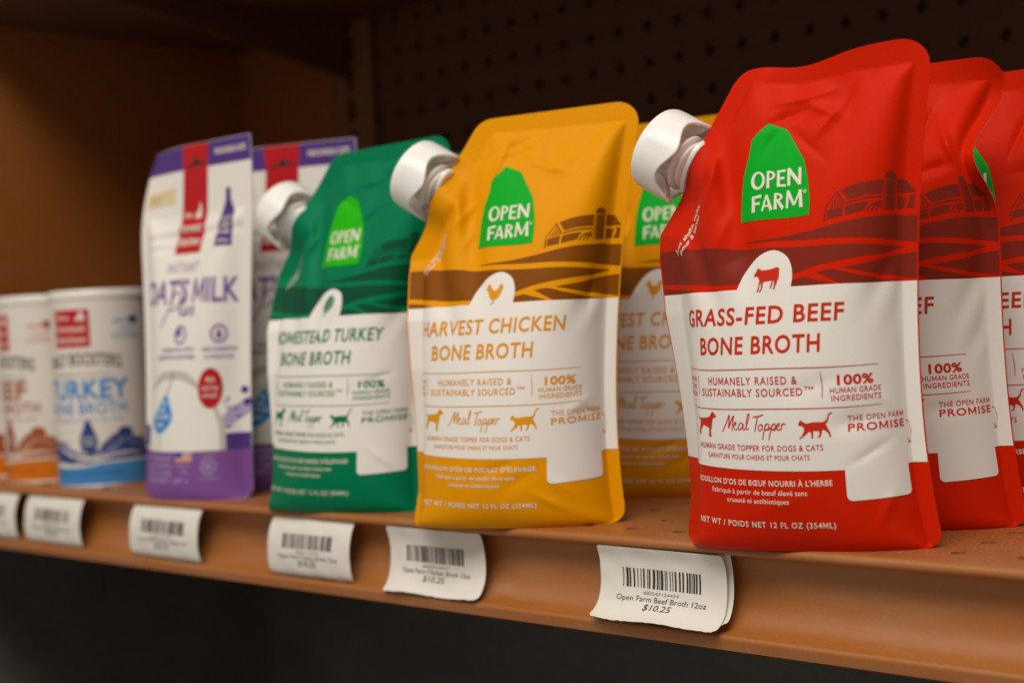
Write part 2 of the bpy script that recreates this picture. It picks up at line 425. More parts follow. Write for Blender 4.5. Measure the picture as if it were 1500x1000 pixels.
# ------------------------------------------------------------------ filled pouch: small inextensible-film simulation (millimetres)
def sim_pouch(W, H, step, seal_fn, yseal_fn, D, volume, seed, bend=0.1, pk=0.05, pmin=0.04, dmax=26.0, zs=0.992, steps=800):
    rng = np.random.RandomState(seed)
    nx = int(round(W / step)) + 1; ny = int(round(H / step)) + 1
    U, V = np.meshgrid(np.linspace(0, W, nx), np.linspace(0, H, ny))
    P = np.stack([U - W/2, -.5 - 0*U, V], -1)
    for k in range(30):
        cu, cv = rng.rand()*W, rng.rand()*H; r = 6 + rng.rand()*14
        P[..., 1] -= rng.rand()*2.2*np.exp(-((U-cu)**2 + (V-cv)**2)/r**2)
    seal = seal_fn(U, V); ys = yseal_fn(U, V)
    s = np.linspace(-1, 1, 2001)
    prof = -D*np.clip(1 - np.clip(np.abs(s)/.93, 0, 1)**2.6, 0, 1)**.9
    half = W/2
    for _ in range(20):
        L = np.hypot(np.diff(s*half), np.diff(prof)).sum(); half *= 1 - (L-W)/L*.8
    arc = np.concatenate([[0], np.cumsum(np.hypot(np.diff(s*half), np.diff(prof)))]); arc /= arc[-1]
    t = np.linspace(0, 1, nx); bx = np.interp(t, arc, s*half); by = np.interp(t, arc, prof)
    Q = P.copy(); hx, hz = W/(nx-1), H/(ny-1); hd = np.hypot(hx, hz); zl = H*.6
    def dc(a, b, L, k=1.0):
        d = b - a; l = np.sqrt((d*d).sum(-1, keepdims=True)) + 1e-9
        e = .5*k*(l-L)/l*d
        a += e; b -= e
    for it in range(steps):
        ramp = min(1, (it+1)/(steps*.35))
        v = (P-Q)*.96; Q = P.copy()
        tx = np.gradient(P, axis=1); tz = np.gradient(P, axis=0)
        n = np.cross(tx, tz); n /= np.linalg.norm(n, axis=-1, keepdims=True) + 1e-9
        vol = (-P[..., 1]*tx[..., 0]*tz[..., 2]).sum()
        zl = np.clip(zl + np.clip((volume-vol)/volume, -.5, .5)*1.2, 20, H*1.6)
        p = np.clip((zl - P[..., 2])/H, pmin, 1.5)*pk
        P = P + v + n*(p*ramp)[..., None]*np.where(n[..., 1:2] < 0, 1, -1)
        P[..., 2] -= .004
        if it < steps*.8 and it % 3 == 0: P[..., 1] += rng.randn(ny, nx)*.01
        for rep in range(6):
            for o in (0, 1): dc(P[:, o:-1:2], P[:, o+1::2], hx)
            for o in (0, 1): dc(P[o:-1:2], P[o+1::2], hz)
            for o in (0, 1):
                dc(P[o:-1:2, :-1], P[o+1::2, 1:], hd, .7); dc(P[o:-1:2, 1:], P[o+1::2, :-1], hd, .7)
            for axx in (0, 1):
                a = P if axx == 0 else P.swapaxes(0, 1)
                mm = .5*(a[:-2]+a[2:]) - a[1:-1]
                a[1:-1] += bend*.5*mm; a[:-2] -= bend*.25*mm; a[2:] -= bend*.25*mm
            P[..., 1] += seal*(ys - P[..., 1]); P[..., 2] += .5*seal*(V*zs - P[..., 2])
            P[..., 1] = np.where(P[..., 1] < -dmax, P[..., 1] + .3*(-dmax-P[..., 1]), P[..., 1])
            P[..., 1] = np.minimum(P[..., 1], 0); P[..., 2] = np.maximum(P[..., 2], 0)
            P[0, :, 0] = bx; P[0, :, 1] = by*ramp**.5; P[0, :, 2] = 0
    return P

def bicubic(P, W, H):
    ny, nx = P.shape[:2]
    E = np.pad(P, ((2, 2), (2, 2), (0, 0)), mode='reflect', reflect_type='odd')
    def wts(t):
        return [(-t + 2*t*t - t**3)/2, (2 - 5*t*t + 3*t**3)/2, (t + 4*t*t - 3*t**3)/2, (-t*t + t**3)/2]
    def f(u, v):
        x = np.clip(u/W*(nx-1), -.9, nx-.1); y = np.clip(v/H*(ny-1), -.9, ny-.1)
        i = np.floor(x).astype(int); j = np.floor(y).astype(int)
        wx, wy = wts(x-i), wts(y-j); out = 0
        for b in range(4):
            for a in range(4):
                out = out + E[j+b+1, i+a+1]*(wx[a]*wy[b])[:, None]
        return out
    return f

def pouch_surface(P, W, H, lean=0.0, bl=0.0, twist=0.0, roll=0.0, extra=None, dents=(), back=False, dep=1.0, sc=1.0, dip=None, squeeze=None, fold=0.0, wrap=None):
    P = P.copy(); P[..., 1] *= dep
    f = bicubic(P, W, H)
    def raw(u, v):
        p = f(u, v)
        y = p[:, 1].copy()
        for (du, dv, ang, L, wd, a) in dents:              # crease: centre, direction, length, width, height
            c, s = math.cos(math.radians(ang)), math.sin(math.radians(ang))
            t = (u-du)*c + (v-dv)*s; q = -(u-du)*s + (v-dv)*c
            y = y - a*np.exp(-(t/L)**2)*np.exp(-np.abs(q/max(wd, 1.9))**1.7)*np.clip(-p[:, 1]/1.5, 0, 1)
        if back: y = -y
        x, z = p[:, 0].copy(), p[:, 2]; t = z/H
        if squeeze is not None: x = x - squeeze(u, v)
        if wrap:
            wq = np.clip((wrap[2]-v)/(wrap[2]-wrap[3]), 0, 1)*np.clip((22-u)/22, 0, 1)**1.3
            x = x + wrap[0]*wq; y = y + wrap[1]*wq
        if fold:
            c, _t = cut_dist(u, v); dd = np.minimum(u, -c); y = y + fold*np.log1p(np.exp((12.5-dd)/1.2))*1.2; x = x - .34*np.clip(13-dd, 0, 13)*np.clip((150-v)/30, 0, 1)
        y = y + lean*z + bl*np.clip(t-.55, 0, 1)**2*100 + twist*t*x
        if extra is not None: y = y + extra(u, v)
        if dip: z = z - dip[1]*np.exp(-((u-dip[0])/dip[2])**2)*np.clip((v-160)/38, 0, 1)**2
        return np.stack([x + roll*z, y, z], 1)*sc
    def surf(u, v):
        h = .25
        p = raw(u, v); a = raw(u+h, v)-raw(u-h, v); b = raw(u, v+h)-raw(u, v-h)
        n = np.cross(a, b); n /= np.linalg.norm(n, axis=1, keepdims=True) + 1e-9
        if back: n = -n
        return p, n
    return surf

def film_body(name, art, surf_f, surf_b, outline, simple, W, H, backmat, parent, th=0.22, edge=True):
    """front print + back sheet + edge strip + bottom gusset in one mesh"""
    T, K = art.cut(1.3, 1.3, W, H)
    key = np.concatenate([np.round(T.reshape(-1, 2), 4), np.repeat(K, 3, 0)], 1)
    uq, inv = np.unique(key, axis=0, return_inverse=True); inv = inv.reshape(-1, 3)
    P, N = surf_f(uq[:, 0], uq[:, 1]); P = P + N*(uq[:, 3]*.09 + th)[:, None]
    ok = (inv[:, 0] != inv[:, 1]) & (inv[:, 1] != inv[:, 2]) & (inv[:, 0] != inv[:, 2])
    F = inv[ok]; MI = K[ok][:, 0]
    mats = [M[k] for k in art.mats] + [M[backmat], M["edge"]]
    nb = len(art.mats)
    Tb = poly(simple); Tb, Kb = cut_axis(Tb, np.zeros(len(Tb), int), 0, 4.0); Tb, Kb = cut_axis(Tb, Kb, 1, 4.0)
    uqb, ib = np.unique(np.round(Tb.reshape(-1, 2), 4), axis=0, return_inverse=True); ib = ib.reshape(-1, 3)
    Pb, Nb = surf_b(uqb[:, 0], uqb[:, 1]); Pb = Pb + Nb*th
    o0 = len(P); V = [P, Pb]; NN = [N, Nb]; F = [F, ib[:, ::-1] + o0]; MI = [MI, np.full(len(ib), nb)]
    cnt = o0 + len(Pb)
    ol = np.array(outline, float)
    if edge:
        a, na = surf_f(ol[:, 0], ol[:, 1]); b, nb_ = surf_b(ol[:, 0], ol[:, 1])
        a = a + na*th; b = b + nb_*th
        c2 = (np.roll(ol, -1, 0)-np.roll(ol, 1, 0)); c2 /= np.linalg.norm(c2, axis=1, keepdims=True)+1e-9
        en = np.stack([c2[:, 1], 0*c2[:, 0], -c2[:, 0]], 1)
        n = len(ol); q = []
        for i in range(n):
            j = (i+1) % n
            if ol[i, 1] < .4 and ol[j, 1] < .4: continue
            if np.linalg.norm(a[i]-b[i]) > 4 or np.linalg.norm(a[j]-b[j]) > 4: continue
            q += [(cnt+i, cnt+j, cnt+n+j), (cnt+i, cnt+n+j, cnt+n+i)]
        V += [a, b]; NN += [en, en]; F.append(np.array(q)); MI.append(np.full(len(q), nb+1)); cnt += 2*n
    # gusset under the pouch
    us = np.linspace(6, W-6, 24); f0, _ = surf_f(us, 0*us); b0, _ = surf_b(us, 0*us)
    mid = (f0+b0)/2; mid[:, 2] += 9*np.sin(np.linspace(0, math.pi, 24))
    V += [f0, mid, b0]; NN += [np.tile([0, 0, -1.], (72, 1))]
    q = []
    for r in range(2):
        for i in range(23):
            A = cnt + r*24 + i
            q += [(A, A+24, A+25), (A, A+25, A+1)]
    F.append(np.array(q)); MI.append(np.full(len(q), nb))
    return mesh_obj(name, np.concatenate(V)*MM, np.concatenate(F), mats, parent, np.concatenate(MI), np.concatenate(NN))

# ------------------------------------------------------------------ the broth pouch
W1, H1 = 120.0, 198.0
CA, CB = np.array([0., 130.]), np.array([40., 195.])
CD = (CB-CA)/np.linalg.norm(CB-CA); CN = np.array([-CD[1], CD[0]]); CL = np.linalg.norm(CB-CA)
CT = .42
def cut_dist(U, V): return (U-CA[0])*CN[0] + (V-CA[1])*CN[1], (U-CA[0])*CD[0] + (V-CA[1])*CD[1]
def seal1(U, V):
    c, t = cut_dist(U, V)
    return np.clip(np.maximum.reduce([(9.5-U)/2, (U-W1+7.5)/2, (V-H1+12)/2, (c+10.5)/3]), 0, 1)
def yseal1(U, V):
    c, t = cut_dist(U, V)
    return -9.0*np.exp(-((t-CL*(CT+.02))/12.5)**2)*np.where(c > -14, 1, 0)

def fillet(pts, radii, n=7):
    out = []; N = len(pts); p = [np.array(q, float) for q in pts]
    for i in range(N):
        a, b, c = p[i-1], p[i], p[(i+1) % N]; r = radii[i]
        if r == 0: out.append(b); continue
        u = (a-b)/np.linalg.norm(a-b); w = (c-b)/np.linalg.norm(c-b)
        th = math.acos(np.clip(u @ w, -1, 1)); d = r/math.tan(th/2)
        ce = b + (u+w)/np.linalg.norm(u+w)*r/math.sin(th/2)
        s, e = b+u*d-ce, b+w*d-ce
        a0, a1 = math.atan2(s[1], s[0]), math.atan2(e[1], e[0])
        da = (a1-a0+math.pi) % (2*math.pi) - math.pi
        out += [ce + r*np.array([math.cos(a0+da*k/n), math.sin(a0+da*k/n)]) for k in range(n+1)]
    return out
def resample(pts, step=2.0):
    out = []; N = len(pts)
    for i in range(N):
        a, b = np.array(pts[i], float), np.array(pts[(i+1) % N], float); k = max(1, int(np.linalg.norm(b-a)/step))
        out += [tuple(a + (b-a)*j/k) for j in range(k)]
    return out
SIM1 = fillet([(0, 0), (W1, 0), (W1, H1), tuple(CB), tuple(CA)], [5, 8, 11, 12, 5])
OUT1 = resample(SIM1)

COW = [(137,858),(150,842),(165,820),(162,806),(172,810),(180,803),(184,812),(196,806),(190,820),(225,824),(260,822),(290,815),(310,808),(326,809),(332,820),(330,860),(328,890),(322,905),(325,880),(320,900),(310,935),(300,955),(295,975),(284,975),(290,950),(295,925),(288,905),(280,935),(270,965),(258,968),(272,930),(276,905),(250,912),(225,910),(210,918),(208,945),(200,970),(188,992),(178,990),(192,965),(196,935),(192,915),(184,935),(180,965),(170,988),(160,986),(172,950),(178,920),(184,900),(172,870),(160,862),(150,870)]
DOG = [(140,190),(150,200),(160,209),(190,208),(240,200),(258,190),(268,170),(276,150),(290,142),(298,155),(300,165),(313,176),(311,190),(300,197),(290,196),(284,215),(280,240),(274,290),(268,320),(267,350),(272,372),(268,380),(250,378),(253,340),(254,300),(245,292),(222,282),(203,272),(190,285),(185,300),(170,328),(174,345),(182,358),(172,360),(164,335),(162,328),(157,350),(160,365),(150,365),(153,330),(165,290),(168,255),(171,230),(162,222),(150,218)]
CAT = [(1110,262),(1116,242),(1122,236),(1124,226),(1135,220),(1142,232),(1152,238),(1162,246),(1190,254),(1225,246),(1260,243),(1300,245),(1330,244),(1350,228),(1362,210),(1368,185),(1380,166),(1395,158),(1410,157),(1410,166),(1395,170),(1384,180),(1377,200),(1372,225),(1360,245),(1347,260),(1352,280),(1364,308),(1380,340),(1388,365),(1387,386),(1372,388),(1374,365),(1362,348),(1345,330),(1325,316),(1312,326),(1308,350),(1303,372),(1288,388),(1272,390),(1280,376),(1290,360),(1290,340),(1282,324),(1262,326),(1240,322),(1236,345),(1234,370),(1236,386),(1226,394),(1216,392),(1220,370),(1218,345),(1205,325),(1185,345),(1160,366),(1140,382),(1124,395),(1112,394),(1116,384),(1134,372),(1148,345),(1160,318),(1158,295),(1150,280),(1132,272),(1118,272)]
HEN = [(0,30),(8,26),(12,16),(10,8),(16,10),(18,4),(24,9),(30,6),(32,14),(36,24),(44,36),(58,40),(70,34),(80,20),(90,6),(100,10),(98,20),(104,22),(96,40),(88,58),(76,74),(62,84),(54,86),(52,98),(44,106),(30,108),(40,102),(46,96),(46,86),(34,80),(24,66),(20,50),(16,38),(8,36)]
FEATHER = [(40,0),(52,14),(54,34),(48,56),(38,74),(28,84),(20,100),(14,100),(20,84),(14,66),(16,44),(24,22)]

def broth_art(kind):
    """body print, white text panel print and logo print of one flavour"""
    c, d, ink = {"beef": ("red", "red_dark", "red_ink"), "chicken": ("yellow", "yellow_dark", "yellow_ink"), "turkey": ("green", "green_dark", "green_ink")}[kind]
    B, P, L = Art(), Art(), Art()
    B.add(poly(SIM1), c, 0)
    rgt = W1 - .6
    # ploughed fields
    top = list(spline([(45.5, 123.), (59.5, 123.2), (70, 124.5), (80, 126.2), (90, 128.), (98, 129.), (108, 129.6), (rgt, 129.2)], 5))
    bot = list(spline([(rgt, 119.), (111.5, 120.), (101.5, 120.8), (90, 121.3), (80, 121.6), (70, 121.7), (59.5, 122), (45.5, 122.8)], 5))
    B.add(poly(top + bot), d, 1)
    B.add(poly(list(spline([(.6, 122.5), (20, 122), (42, 120.6), (54, 119.8), (65, 119.2), (75, 119), (85, 119), (95.5, 118.6), (105, 118.1), (114.5, 117.4)], 5)) +
               list(spline([(114.5, 117.2), (105, 115.5), (92.5, 114), (82.5, 112.5), (75, 111.3), (67, 109), (62, 107.8), (42, 106.2), (22, 107.2), (.6, 108.8)], 5))), d, 1)
    B.add(poly([(85.5, 110)] + list(spline([(92.5, 111.2), (101.5, 112.7), (111.5, 114.4), (rgt, 115.2)], 4)) + list(spline([(rgt, 105), (111.5, 106.2), (98.5, 107.8), (85.5, 110)], 4))[:-1]), d, 1)
    B.add(poly(list(spline([(75.5, 109), (82, 109.6), (90, 107.6), (101.5, 105.4), (112, 104.1)], 4)) + [(85, 104.)]), d, 1)
    B.add(poly(list(spline([(65, 106.2), (70.5, 107.4), (75, 106.2), (82, 104.3)], 4)) + [(65, 104.)]), d, 1)
    B.add(poly([(.6, 104.)] + list(spline([(.6, 106.6), (14, 105.2), (24, 104.)], 4))), d, 1)
    # barn and silo
    B.add(poly(list(spline([(85.6, 139.8), (93, 141.8), (101.8, 143)], 5)) + list(spline([(101.8, 137.8), (95, 137.1), (88.2, 135.7)], 5))), d, 1)
    B.add(poly(list(spline([(88, 134.9), (95, 136.4), (101.8, 136.9)], 4)) + list(spline([(101.8, 136.2), (95, 135.7), (87.6, 134.1)], 4))), d, 1)
    B.add(poly(list(spline([(87.3, 133.3), (92, 134.2), (96.3, 134.7)], 4)) + list(spline([(95, 133), (94, 131.4), (87, 129.8)], 4))), d, 1)
    B.add(poly([(84.3, 139.8), (87.4, 134.7), (86.9, 134.3), (84.1, 138.8), (79.6, 132.9), (79.2, 133.1)]), d, 1)
    for k in range(6):
        u = 81.3 + k*.95; h = 138 - abs(u-84.2)*1.35
        B.add(poly([(u, 133.1+k*.12), (u+.45, 133.1+k*.12), (u+.45, h), (u, h-.2)]), d, 1)
    B.add(poly([(80.4, 132.4), (86.4, 133.3), (86.1, 129.6), (80.1, 128.9)]), d, 1)
    B.add(poly([(79.2, 132.4), (79.9, 132.5), (79.6, 128.2), (78.8, 128)]), d, 1)
    for k in range(3):
        B.add(stroke([(95.4+k*1.7, 131.2), (97.1+k*1.5, 133.5-k*.3), (101.6, 134.9-k*1.05)], .6, 5), d, 1)
    B.add(poly([(103.3, 143), (108.4, 143.2), (108.8, 131.8), (103.4, 131.6)]), d, 1)
    B.add(stroke([(102.5, 143), (102.6, 131.5)], .5, 0), d, 1)
    B.add(poly([(102.6, 143.5)] + ellipse(105.6, 143.7, 2.95, 2.8, 14, math.pi, 0) + [(108.6, 143.5)]), d, 1)
    B.add(poly([(109.4, 143.2), (114.5, 143.2), (118.3, 138.3), (109.6, 138)]), d, 1)
    B.add(poly([(109.9, 136.7), (114.9, 136.7), (113.9, 132.2), (110.1, 132)]), d, 1)
    B.add(poly([(115.8, 137.3), (118, 137.3), (117.8, 132.1), (114.7, 132.3), (116, 135)]), d, 1)
    # rotated line beside the spout
    for k, s in enumerate(("Just shake, twist.", "pour & serve!")):
        T = text(s, 0, 24 if k == 0 else 18.5, 0, 1.9, .012, .12)
        B.add(rot(T, math.degrees(math.atan2(CD[1], CD[0])) - 6, (0, 0), (8.5 + k*3.1, 120.3 - k*.2)), "cream_ink", 2)
    # lower block
    if kind == "beef": fr = ("BOUILLON D'OS DE BŒUF NOURRI À L'HERBE", "Fabriqué à partir de bœuf élevé sans", "cruauté ni antibiotiques")
    elif kind == "chicken": fr = ("BOUILLON D'OS DE POULET D'ÉLEVAGE", "Fabriqué à partir de poulet élevé sans", "cruauté ni antibiotiques")
    else: fr = ("BOUILLON D'OS DE DINDE D'ÉLEVAGE", "Fabriqué à partir de dinde élevée sans", "cruauté ni antibiotiques")
    B.add(text(fr[0], 20, 78, 28.4, 2.1, .014, 0, 1.1), "cream_ink", 2)
    B.add(text(fr[1], 28.5, 68.5, 24.8, 1.9, .006, 0, 1.06), "cream_ink", 2)
    B.add(text(fr[2], 36, 61.5, 21.4, 1.9, .006, 0, 1.06), "cream_ink", 2)
    B.add(text("NET WT / POIDS NET 12 FL OZ (354ML)", 21, 78, 11.7, 2.25, .014, 0, 1.2), "cream_ink", 2)
    # white panel with the arch and the code card
    arch = list(spline([(43, 104.), (46, 110.4), (51, 115.6), (56.5, 118.1), (60.5, 118.1), (64.3, 115.6), (66, 111.6), (66.2, 107.6), (65.6, 104.)], 5))
    P.add(poly([(.5, 104.)] + arch + [(W1-.5, 104.), (W1-.5, 33.6), (.5, 35.)]), "white_film", 2)
    P.add(poly(rrect(83, 22, 110.3, 40, 2.2)), "white_film", 2.5)
    ic = {"beef": (COW, (50.3, 102.6, 61.2, 112)), "chicken": (HEN, (51.5, 103.6, 60.6, 113.2)), "turkey": (FEATHER, (54, 104, 60.5, 115.4))}[kind]
    P.add(poly(icon(ic[0], ic[1])), ink, 4)
    if kind == "turkey": P.add(stroke([(55, 103.5), (57.5, 109), (59.6, 114)], .35), "white_film", 5)
    t1 = {"beef": ("GRASS-FED BEEF", 14.5, 86), "chicken": ("HARVEST CHICKEN", 16, 91), "turkey": ("HOMESTEAD TURKEY", 15.5, 94)}[kind]
    P.add(text(t1[0], t1[1], t1[2], 90.6, 6.4, .018, .09, 1.10), ink, 4)
    P.add(text("BONE BROTH", 23.5, 76.5, 79.2, 6.5, .018, .08, 1.10), ink, 4)
    for v, u0, u1 in ((73.2, 8, 99), (57.9, 8, 99.5)):
        P.add(stroke([(u0, v+.2), (30, v-.15), (55, v+.1), (80, v-.1), (u1, v)], .34, 8, .45), ink, 4)
    P.add(stroke([(20.8, 71), (21, 63)], .25, 0), ink, 4); P.add(stroke([(75.8, 71.6), (76.4, 66), (76.2, 61.6)], .34, 4, .4), ink, 4)
    P.add(text("HUMANELY RAISED &", 28, 67, 67.3, 2.9, .008, 0, 1.18), ink, 4)
    P.add(text("SUSTAINABLY SOURCED", 23.5, 68.8, 62.8, 2.9, .008, 0, 1.15), ink, 4)
    P.add(text("TM", 69.4, 73, 64.9, 1.3, .012), ink, 4)
    P.add(text("100%", 82, 96.5, 66.3, 3.5, .03, 0, 1.05), ink, 4)
    P.add(text("HUMAN GRADE", 79.2, 99.6, 63.2, 2.0, .006, 0, 1.08), ink, 4)
    P.add(text("INGREDIENTS", 79.6, 99.6, 60.3, 2.0, .006, 0, 1.08), ink, 4)
    for k, s in enumerate(("RICH", "SOURCE", "COLLAGEN")): P.add(text(s, 9 - k*.6, 18.5, 68.3 - k*2.9, 1.9, .006), ink, 4)
    P.add(poly(icon(DOG, (19.3, 46.6, 31.6, 56.6))), ink, 4)
    P.add(poly(icon(CAT, (66.8, 46.6, 79.6, 56.2))), ink, 4)
    for pts, w in (([(34.9, 49.), (37.2, 53), (38.5, 55.7), (38.2, 52.6), (38.0, 50.6), (39.2, 53.2), (40.6, 55.4), (39.9, 52.2), (39.6, 49.6)], .5),
                   ([(40.3, 51.2), (41.4, 52.2), (41.6, 52.9), (40.8, 52.6), (40.5, 51), (41.2, 49.9), (42.3, 50.6)], .42),
                   ([(44.6, 52.3), (43.6, 52.7), (42.7, 51.3), (42.9, 50), (43.9, 50.5), (44.9, 52.4), (44.6, 50.8), (45.1, 50.0), (45.8, 50.8)], .42),
                   ([(45.8, 50.8), (47.2, 54.2), (47.5, 56.2), (46.8, 55.6), (46.1, 52.2), (46.3, 50.2), (47.2, 50.6)], .42),
                   ([(49.0, 55.0), (51, 55.2), (53.4, 55.9)], .5), ([(51.1, 55.1), (50.4, 52.6), (49.6, 49.4)], .5),
                   ([(52, 52.2), (51.2, 51.2), (51.3, 50), (52.2, 50), (52.9, 51.4), (52.1, 52.3), (53.2, 51.8)], .42),
                   ([(54.2, 52.4), (53.4, 49.5), (52.7, 46.2)], .42), ([(53.8, 50.9), (54.7, 52.5), (55.6, 52), (55, 50.5), (53.9, 50.2), (55.2, 50.2), (56.2, 51.2)], .42),
                   ([(56.9, 52.4), (56.0, 49.5), (55.2, 46.2)], .42), ([(56.5, 50.9), (57.4, 52.5), (58.2, 52), (57.6, 50.5), (56.6, 50.2), (57.8, 50.1), (58.6, 51)], .42),
                   ([(58.6, 51.), (59.6, 52.), (59.4, 52.7), (58.6, 51.6), (59, 50), (60.2, 50.6)], .42),
                   ([(60.6, 52.6), (60.4, 51.4), (60.1, 49.9)], .42), ([(60.3, 51.3), (61.2, 52.5), (62.1, 52.1)], .42)):
        P.add(stroke(pts, w, 5, .25), ink, 4)
    P.add(text("HUMAN GRADE TOPPER FOR DOGS & CATS", 21.5, 75.5, 42, 2.15, .006, 0, 1.12), ink, 4)
    P.add(text("GARNITURE POUR CHIENS ET POUR CHATS", 26.5, 70.3, 38.5, 1.9, .002, 0, 1.12), ink, 4)
    P.add(text("THE OPEN FARM", 85, 110.3, 52.3, 2.2, .002, 0, 1.08), ink, 4)
    P.add(text("PROMISE", 85, 110.3, 48.4, 2.8, .016, 0, 1.12), ink, 4)
    P.add(stroke([(111.6, 50.4), (113.6, 49.4), (114.6, 46.6), (113.8, 43.6), (112.3, 41.6)], .32), ink, 4)
    P.add(stroke([(114.2, 42), (112.2, 41.5), (112, 43.6)], .32, 0), ink, 4)
    # barn-shaped emblem
    lime = "logo_lime" if kind == "turkey" else "logo_green"
    L.add(poly([(56.2, 169.8), (49.6, 164), (48.2, 157), (46, 150.5), (44.5, 143), (43.5, 131.5)] + list(spline([(43.5, 131.5), (55, 130.9), (65, 130.7), (73, 131.2)], 4))[1:] + list(spline([(73, 131.2), (73.4, 138), (72.6, 146), (71.2, 153.5)], 4))[1:] + [(64, 166.5)]), lime, 2)
    for s, u0, b, h, bw, wdt in (("O", 49.5, 143, 7.2, .034, 6.2), ("P", 56.1, 143.1, 6.9, .03, 4.1), ("E", 60.4, 143.2, 6.6, .03, 3.7), ("N", 64.6, 143.3, 7.0, .034, 5.8),
                                 ("F", 49.7, 134.2, 6.4, .036, 4.5), ("A", 54., 134.2, 6.2, .03, 4.7), ("R", 59.1, 134.3, 6.5, .03, 4.3), ("M", 63.9, 134.4, 7.0, .034, 7.0)):
        for q, lp in enumerate(LOGO[s]): L.add(poly(*lp)*np.array([wdt*.97, h]) + np.array([u0, b]), "cream_ink", 4 + .12*q)
    L.add(poly(ellipse(71.6, 140.6, .7, .7, 14), ellipse(71.6, 140.6, .5, .5, 14)), "cream_ink", 4)
    L.add(text("R", 71.35, 71.9, 140.3, .6, .01), "cream_ink", 4)
    return B, P, L, c

def spout_meshes(parent, surf_f, surf_b, tip=.20, ct=CT):
    c0 = CA + CD*CL*ct
    p = [surf(np.array([q[0]]), np.array([q[1]]))[0][0] for q in (c0-CN*4, c0+CN*4, c0+CD*8) for surf in (surf_b, surf_b)]
    o = p[0].copy(); a = p[2] - p[0]; o = o + a*.5; d = p[4] - o
    ym = np.mean([surf(np.array([c0[0]-2*CN[0]]), np.array([c0[1]-2*CN[1]]))[0][0][1] for surf in (surf_f, surf_b)])
    o[1] = ym
    a, d = Vector(a), Vector(d); a.y = 0; a.normalize()
    a = (a + Vector((0, 1, 0))*tip).normalized()
    e1 = (d - a*d.dot(a)).normalized(); e2 = a.cross(e1)
    fr = (Vector(o)*MM, a*MM, e1*MM, e2*MM)
    b = MB()
    b.lathe([(-2.4, 5.0), (-1.2, 6.2), (.2, 6.8), (.6, 9.6), (1.0, 10.2), (1.9, 10.2), (2.3, 9.8), (2.3, 9.2), (3.0, 9.2), (3.1, 11.6), (3.4, 12.0), (4.6, 12.0), (4.9, 11.6), (4.9, 9.6), (8, 9.4), (8, 4)], 64, fr)
    n0 = len(b.v)                                         # boat-shaped weld base sitting on the film edge
    b.lathe([(-1.6, 3), (-1.6, 11.2), (-.6, 11.8), (.4, 11.8), (.5, 6)], 64, fr)
    E2 = Vector(e2).normalized()
    for q in range(n0, len(b.v)):
        w_ = Vector(b.v[q]) - Vector(o)*MM; k = w_.dot(E2); b.v[q] = tuple(Vector(b.v[q]) - E2*k*.36)
    sp = b.build("spout", M["spout"], parent, True, 35)
    b = MB()
    R0, th, x0, x1, ph = 18.2, 1.4, .9, 20.6, 4.6
    def wv(i, t):                                         # scalloped lower rim: four legs and four windows
        return (5.4*(.5-.5*math.cos(4*t+ph))**.85) if i in (0, 1, 10, 11) else 0.0
    prof = [(x0, R0-.35), (x0+.3, R0-.05), (x1-9, R0), (x1-5, R0), (x1-2.4, R0-.15), (x1-.9, R0-.7), (x1, R0-1.9), (x1-.2, R0-2.8), (x1-2.6, R0-th-.8), (x1-8.8, R0-th), (x0+.3, R0-th-.1), (x0, R0-th+.2)]
    b.lathe(prof, 112, fr, wv, True)
    b.lathe([(5.2, 9.5), (5.3, 10.0), (14.5, 9.3), (15.6, 8.0), (16, 6.8), (16, .01)], 64, fr)
    for k in range(16):                                   # fine ribs on the inner tube
        t = 2*math.pi*k/16; rd = e1*math.cos(t) + e2*math.sin(t); sd = a.cross(rd); n0 = len(b.v)
        b.v += [tuple((Vector(o) + a*h + rd*r + sd*g)*MM) for h in (6.2, 14.4) for r, g in ((8.6, -.6), (9.9, -.35), (9.9, .35), (8.6, .6))]
        b.f += [tuple(n0+i for i in f) for f in ((0,1,5,4), (1,2,6,5), (2,3,7,6), (0,3,2,1), (4,5,6,7))]
    for k in range(4):                                    # webs between ring and tube
        t = (2*math.pi*k - ph)/4
        rd = e1*math.cos(t) + e2*math.sin(t); sd = a.cross(rd); n0 = len(b.v)
        for (h, r) in ((x0+.9, R0-th+.4), (x1-4, R0-th+.4), (x1-4, 8.4), (8.0, 9.4)):
            for sg in (-1, 1):
                b.v.append(tuple((Vector(o) + a*h + rd*r + sd*sg*(3.0 if r > 10 else 2.2))*MM))
        b.f += [tuple(n0+i for i in f) for f in ((0,2,4,6), (1,7,5,3), (0,1,3,2), (2,3,5,4), (4,5,7,6), (6,7,1,0))]
    b.build("cap", M["cap"], sp, True, 32)
    return sp

SIMS = {}
def sim1(seed, vol=225e3, pmin=.04, D=15.0, dmax=26.0):
    k = (seed, vol, pmin, D, dmax)
    if k not in SIMS: SIMS[k] = sim_pouch(W1, H1, 2.0, seal1, yseal1, D, vol, seed, .035, .05, pmin, dmax)
    return SIMS[k]

def broth_pouch(kind, label, group, x, y, yaw, P, **kw):
    root = thing("stand_up_pouch", label, "pouch", (x*MM, y*MM, 0), yaw, group)
    B, Pn, L, c = broth_art(kind)
    sf = pouch_surface(P, W1, H1, **kw); sb = pouch_surface(P, W1, H1, back=True, **kw)
    film_body("body", B, sf, sb, OUT1, SIM1, W1, H1, c, root)
    off = lambda u, v: (lambda q: (q[0] + q[1]*.22, q[1]))(sf(u, v))
    Pn.build("text_panel", off, root, 1.3, 1.3, W1, H1)
    L.build("emblem", off, root, 1.3, 1.3, W1, H1)
    spout_meshes(root, sf, sb, ct=.49 if kind == "chicken" else CT)
    return root

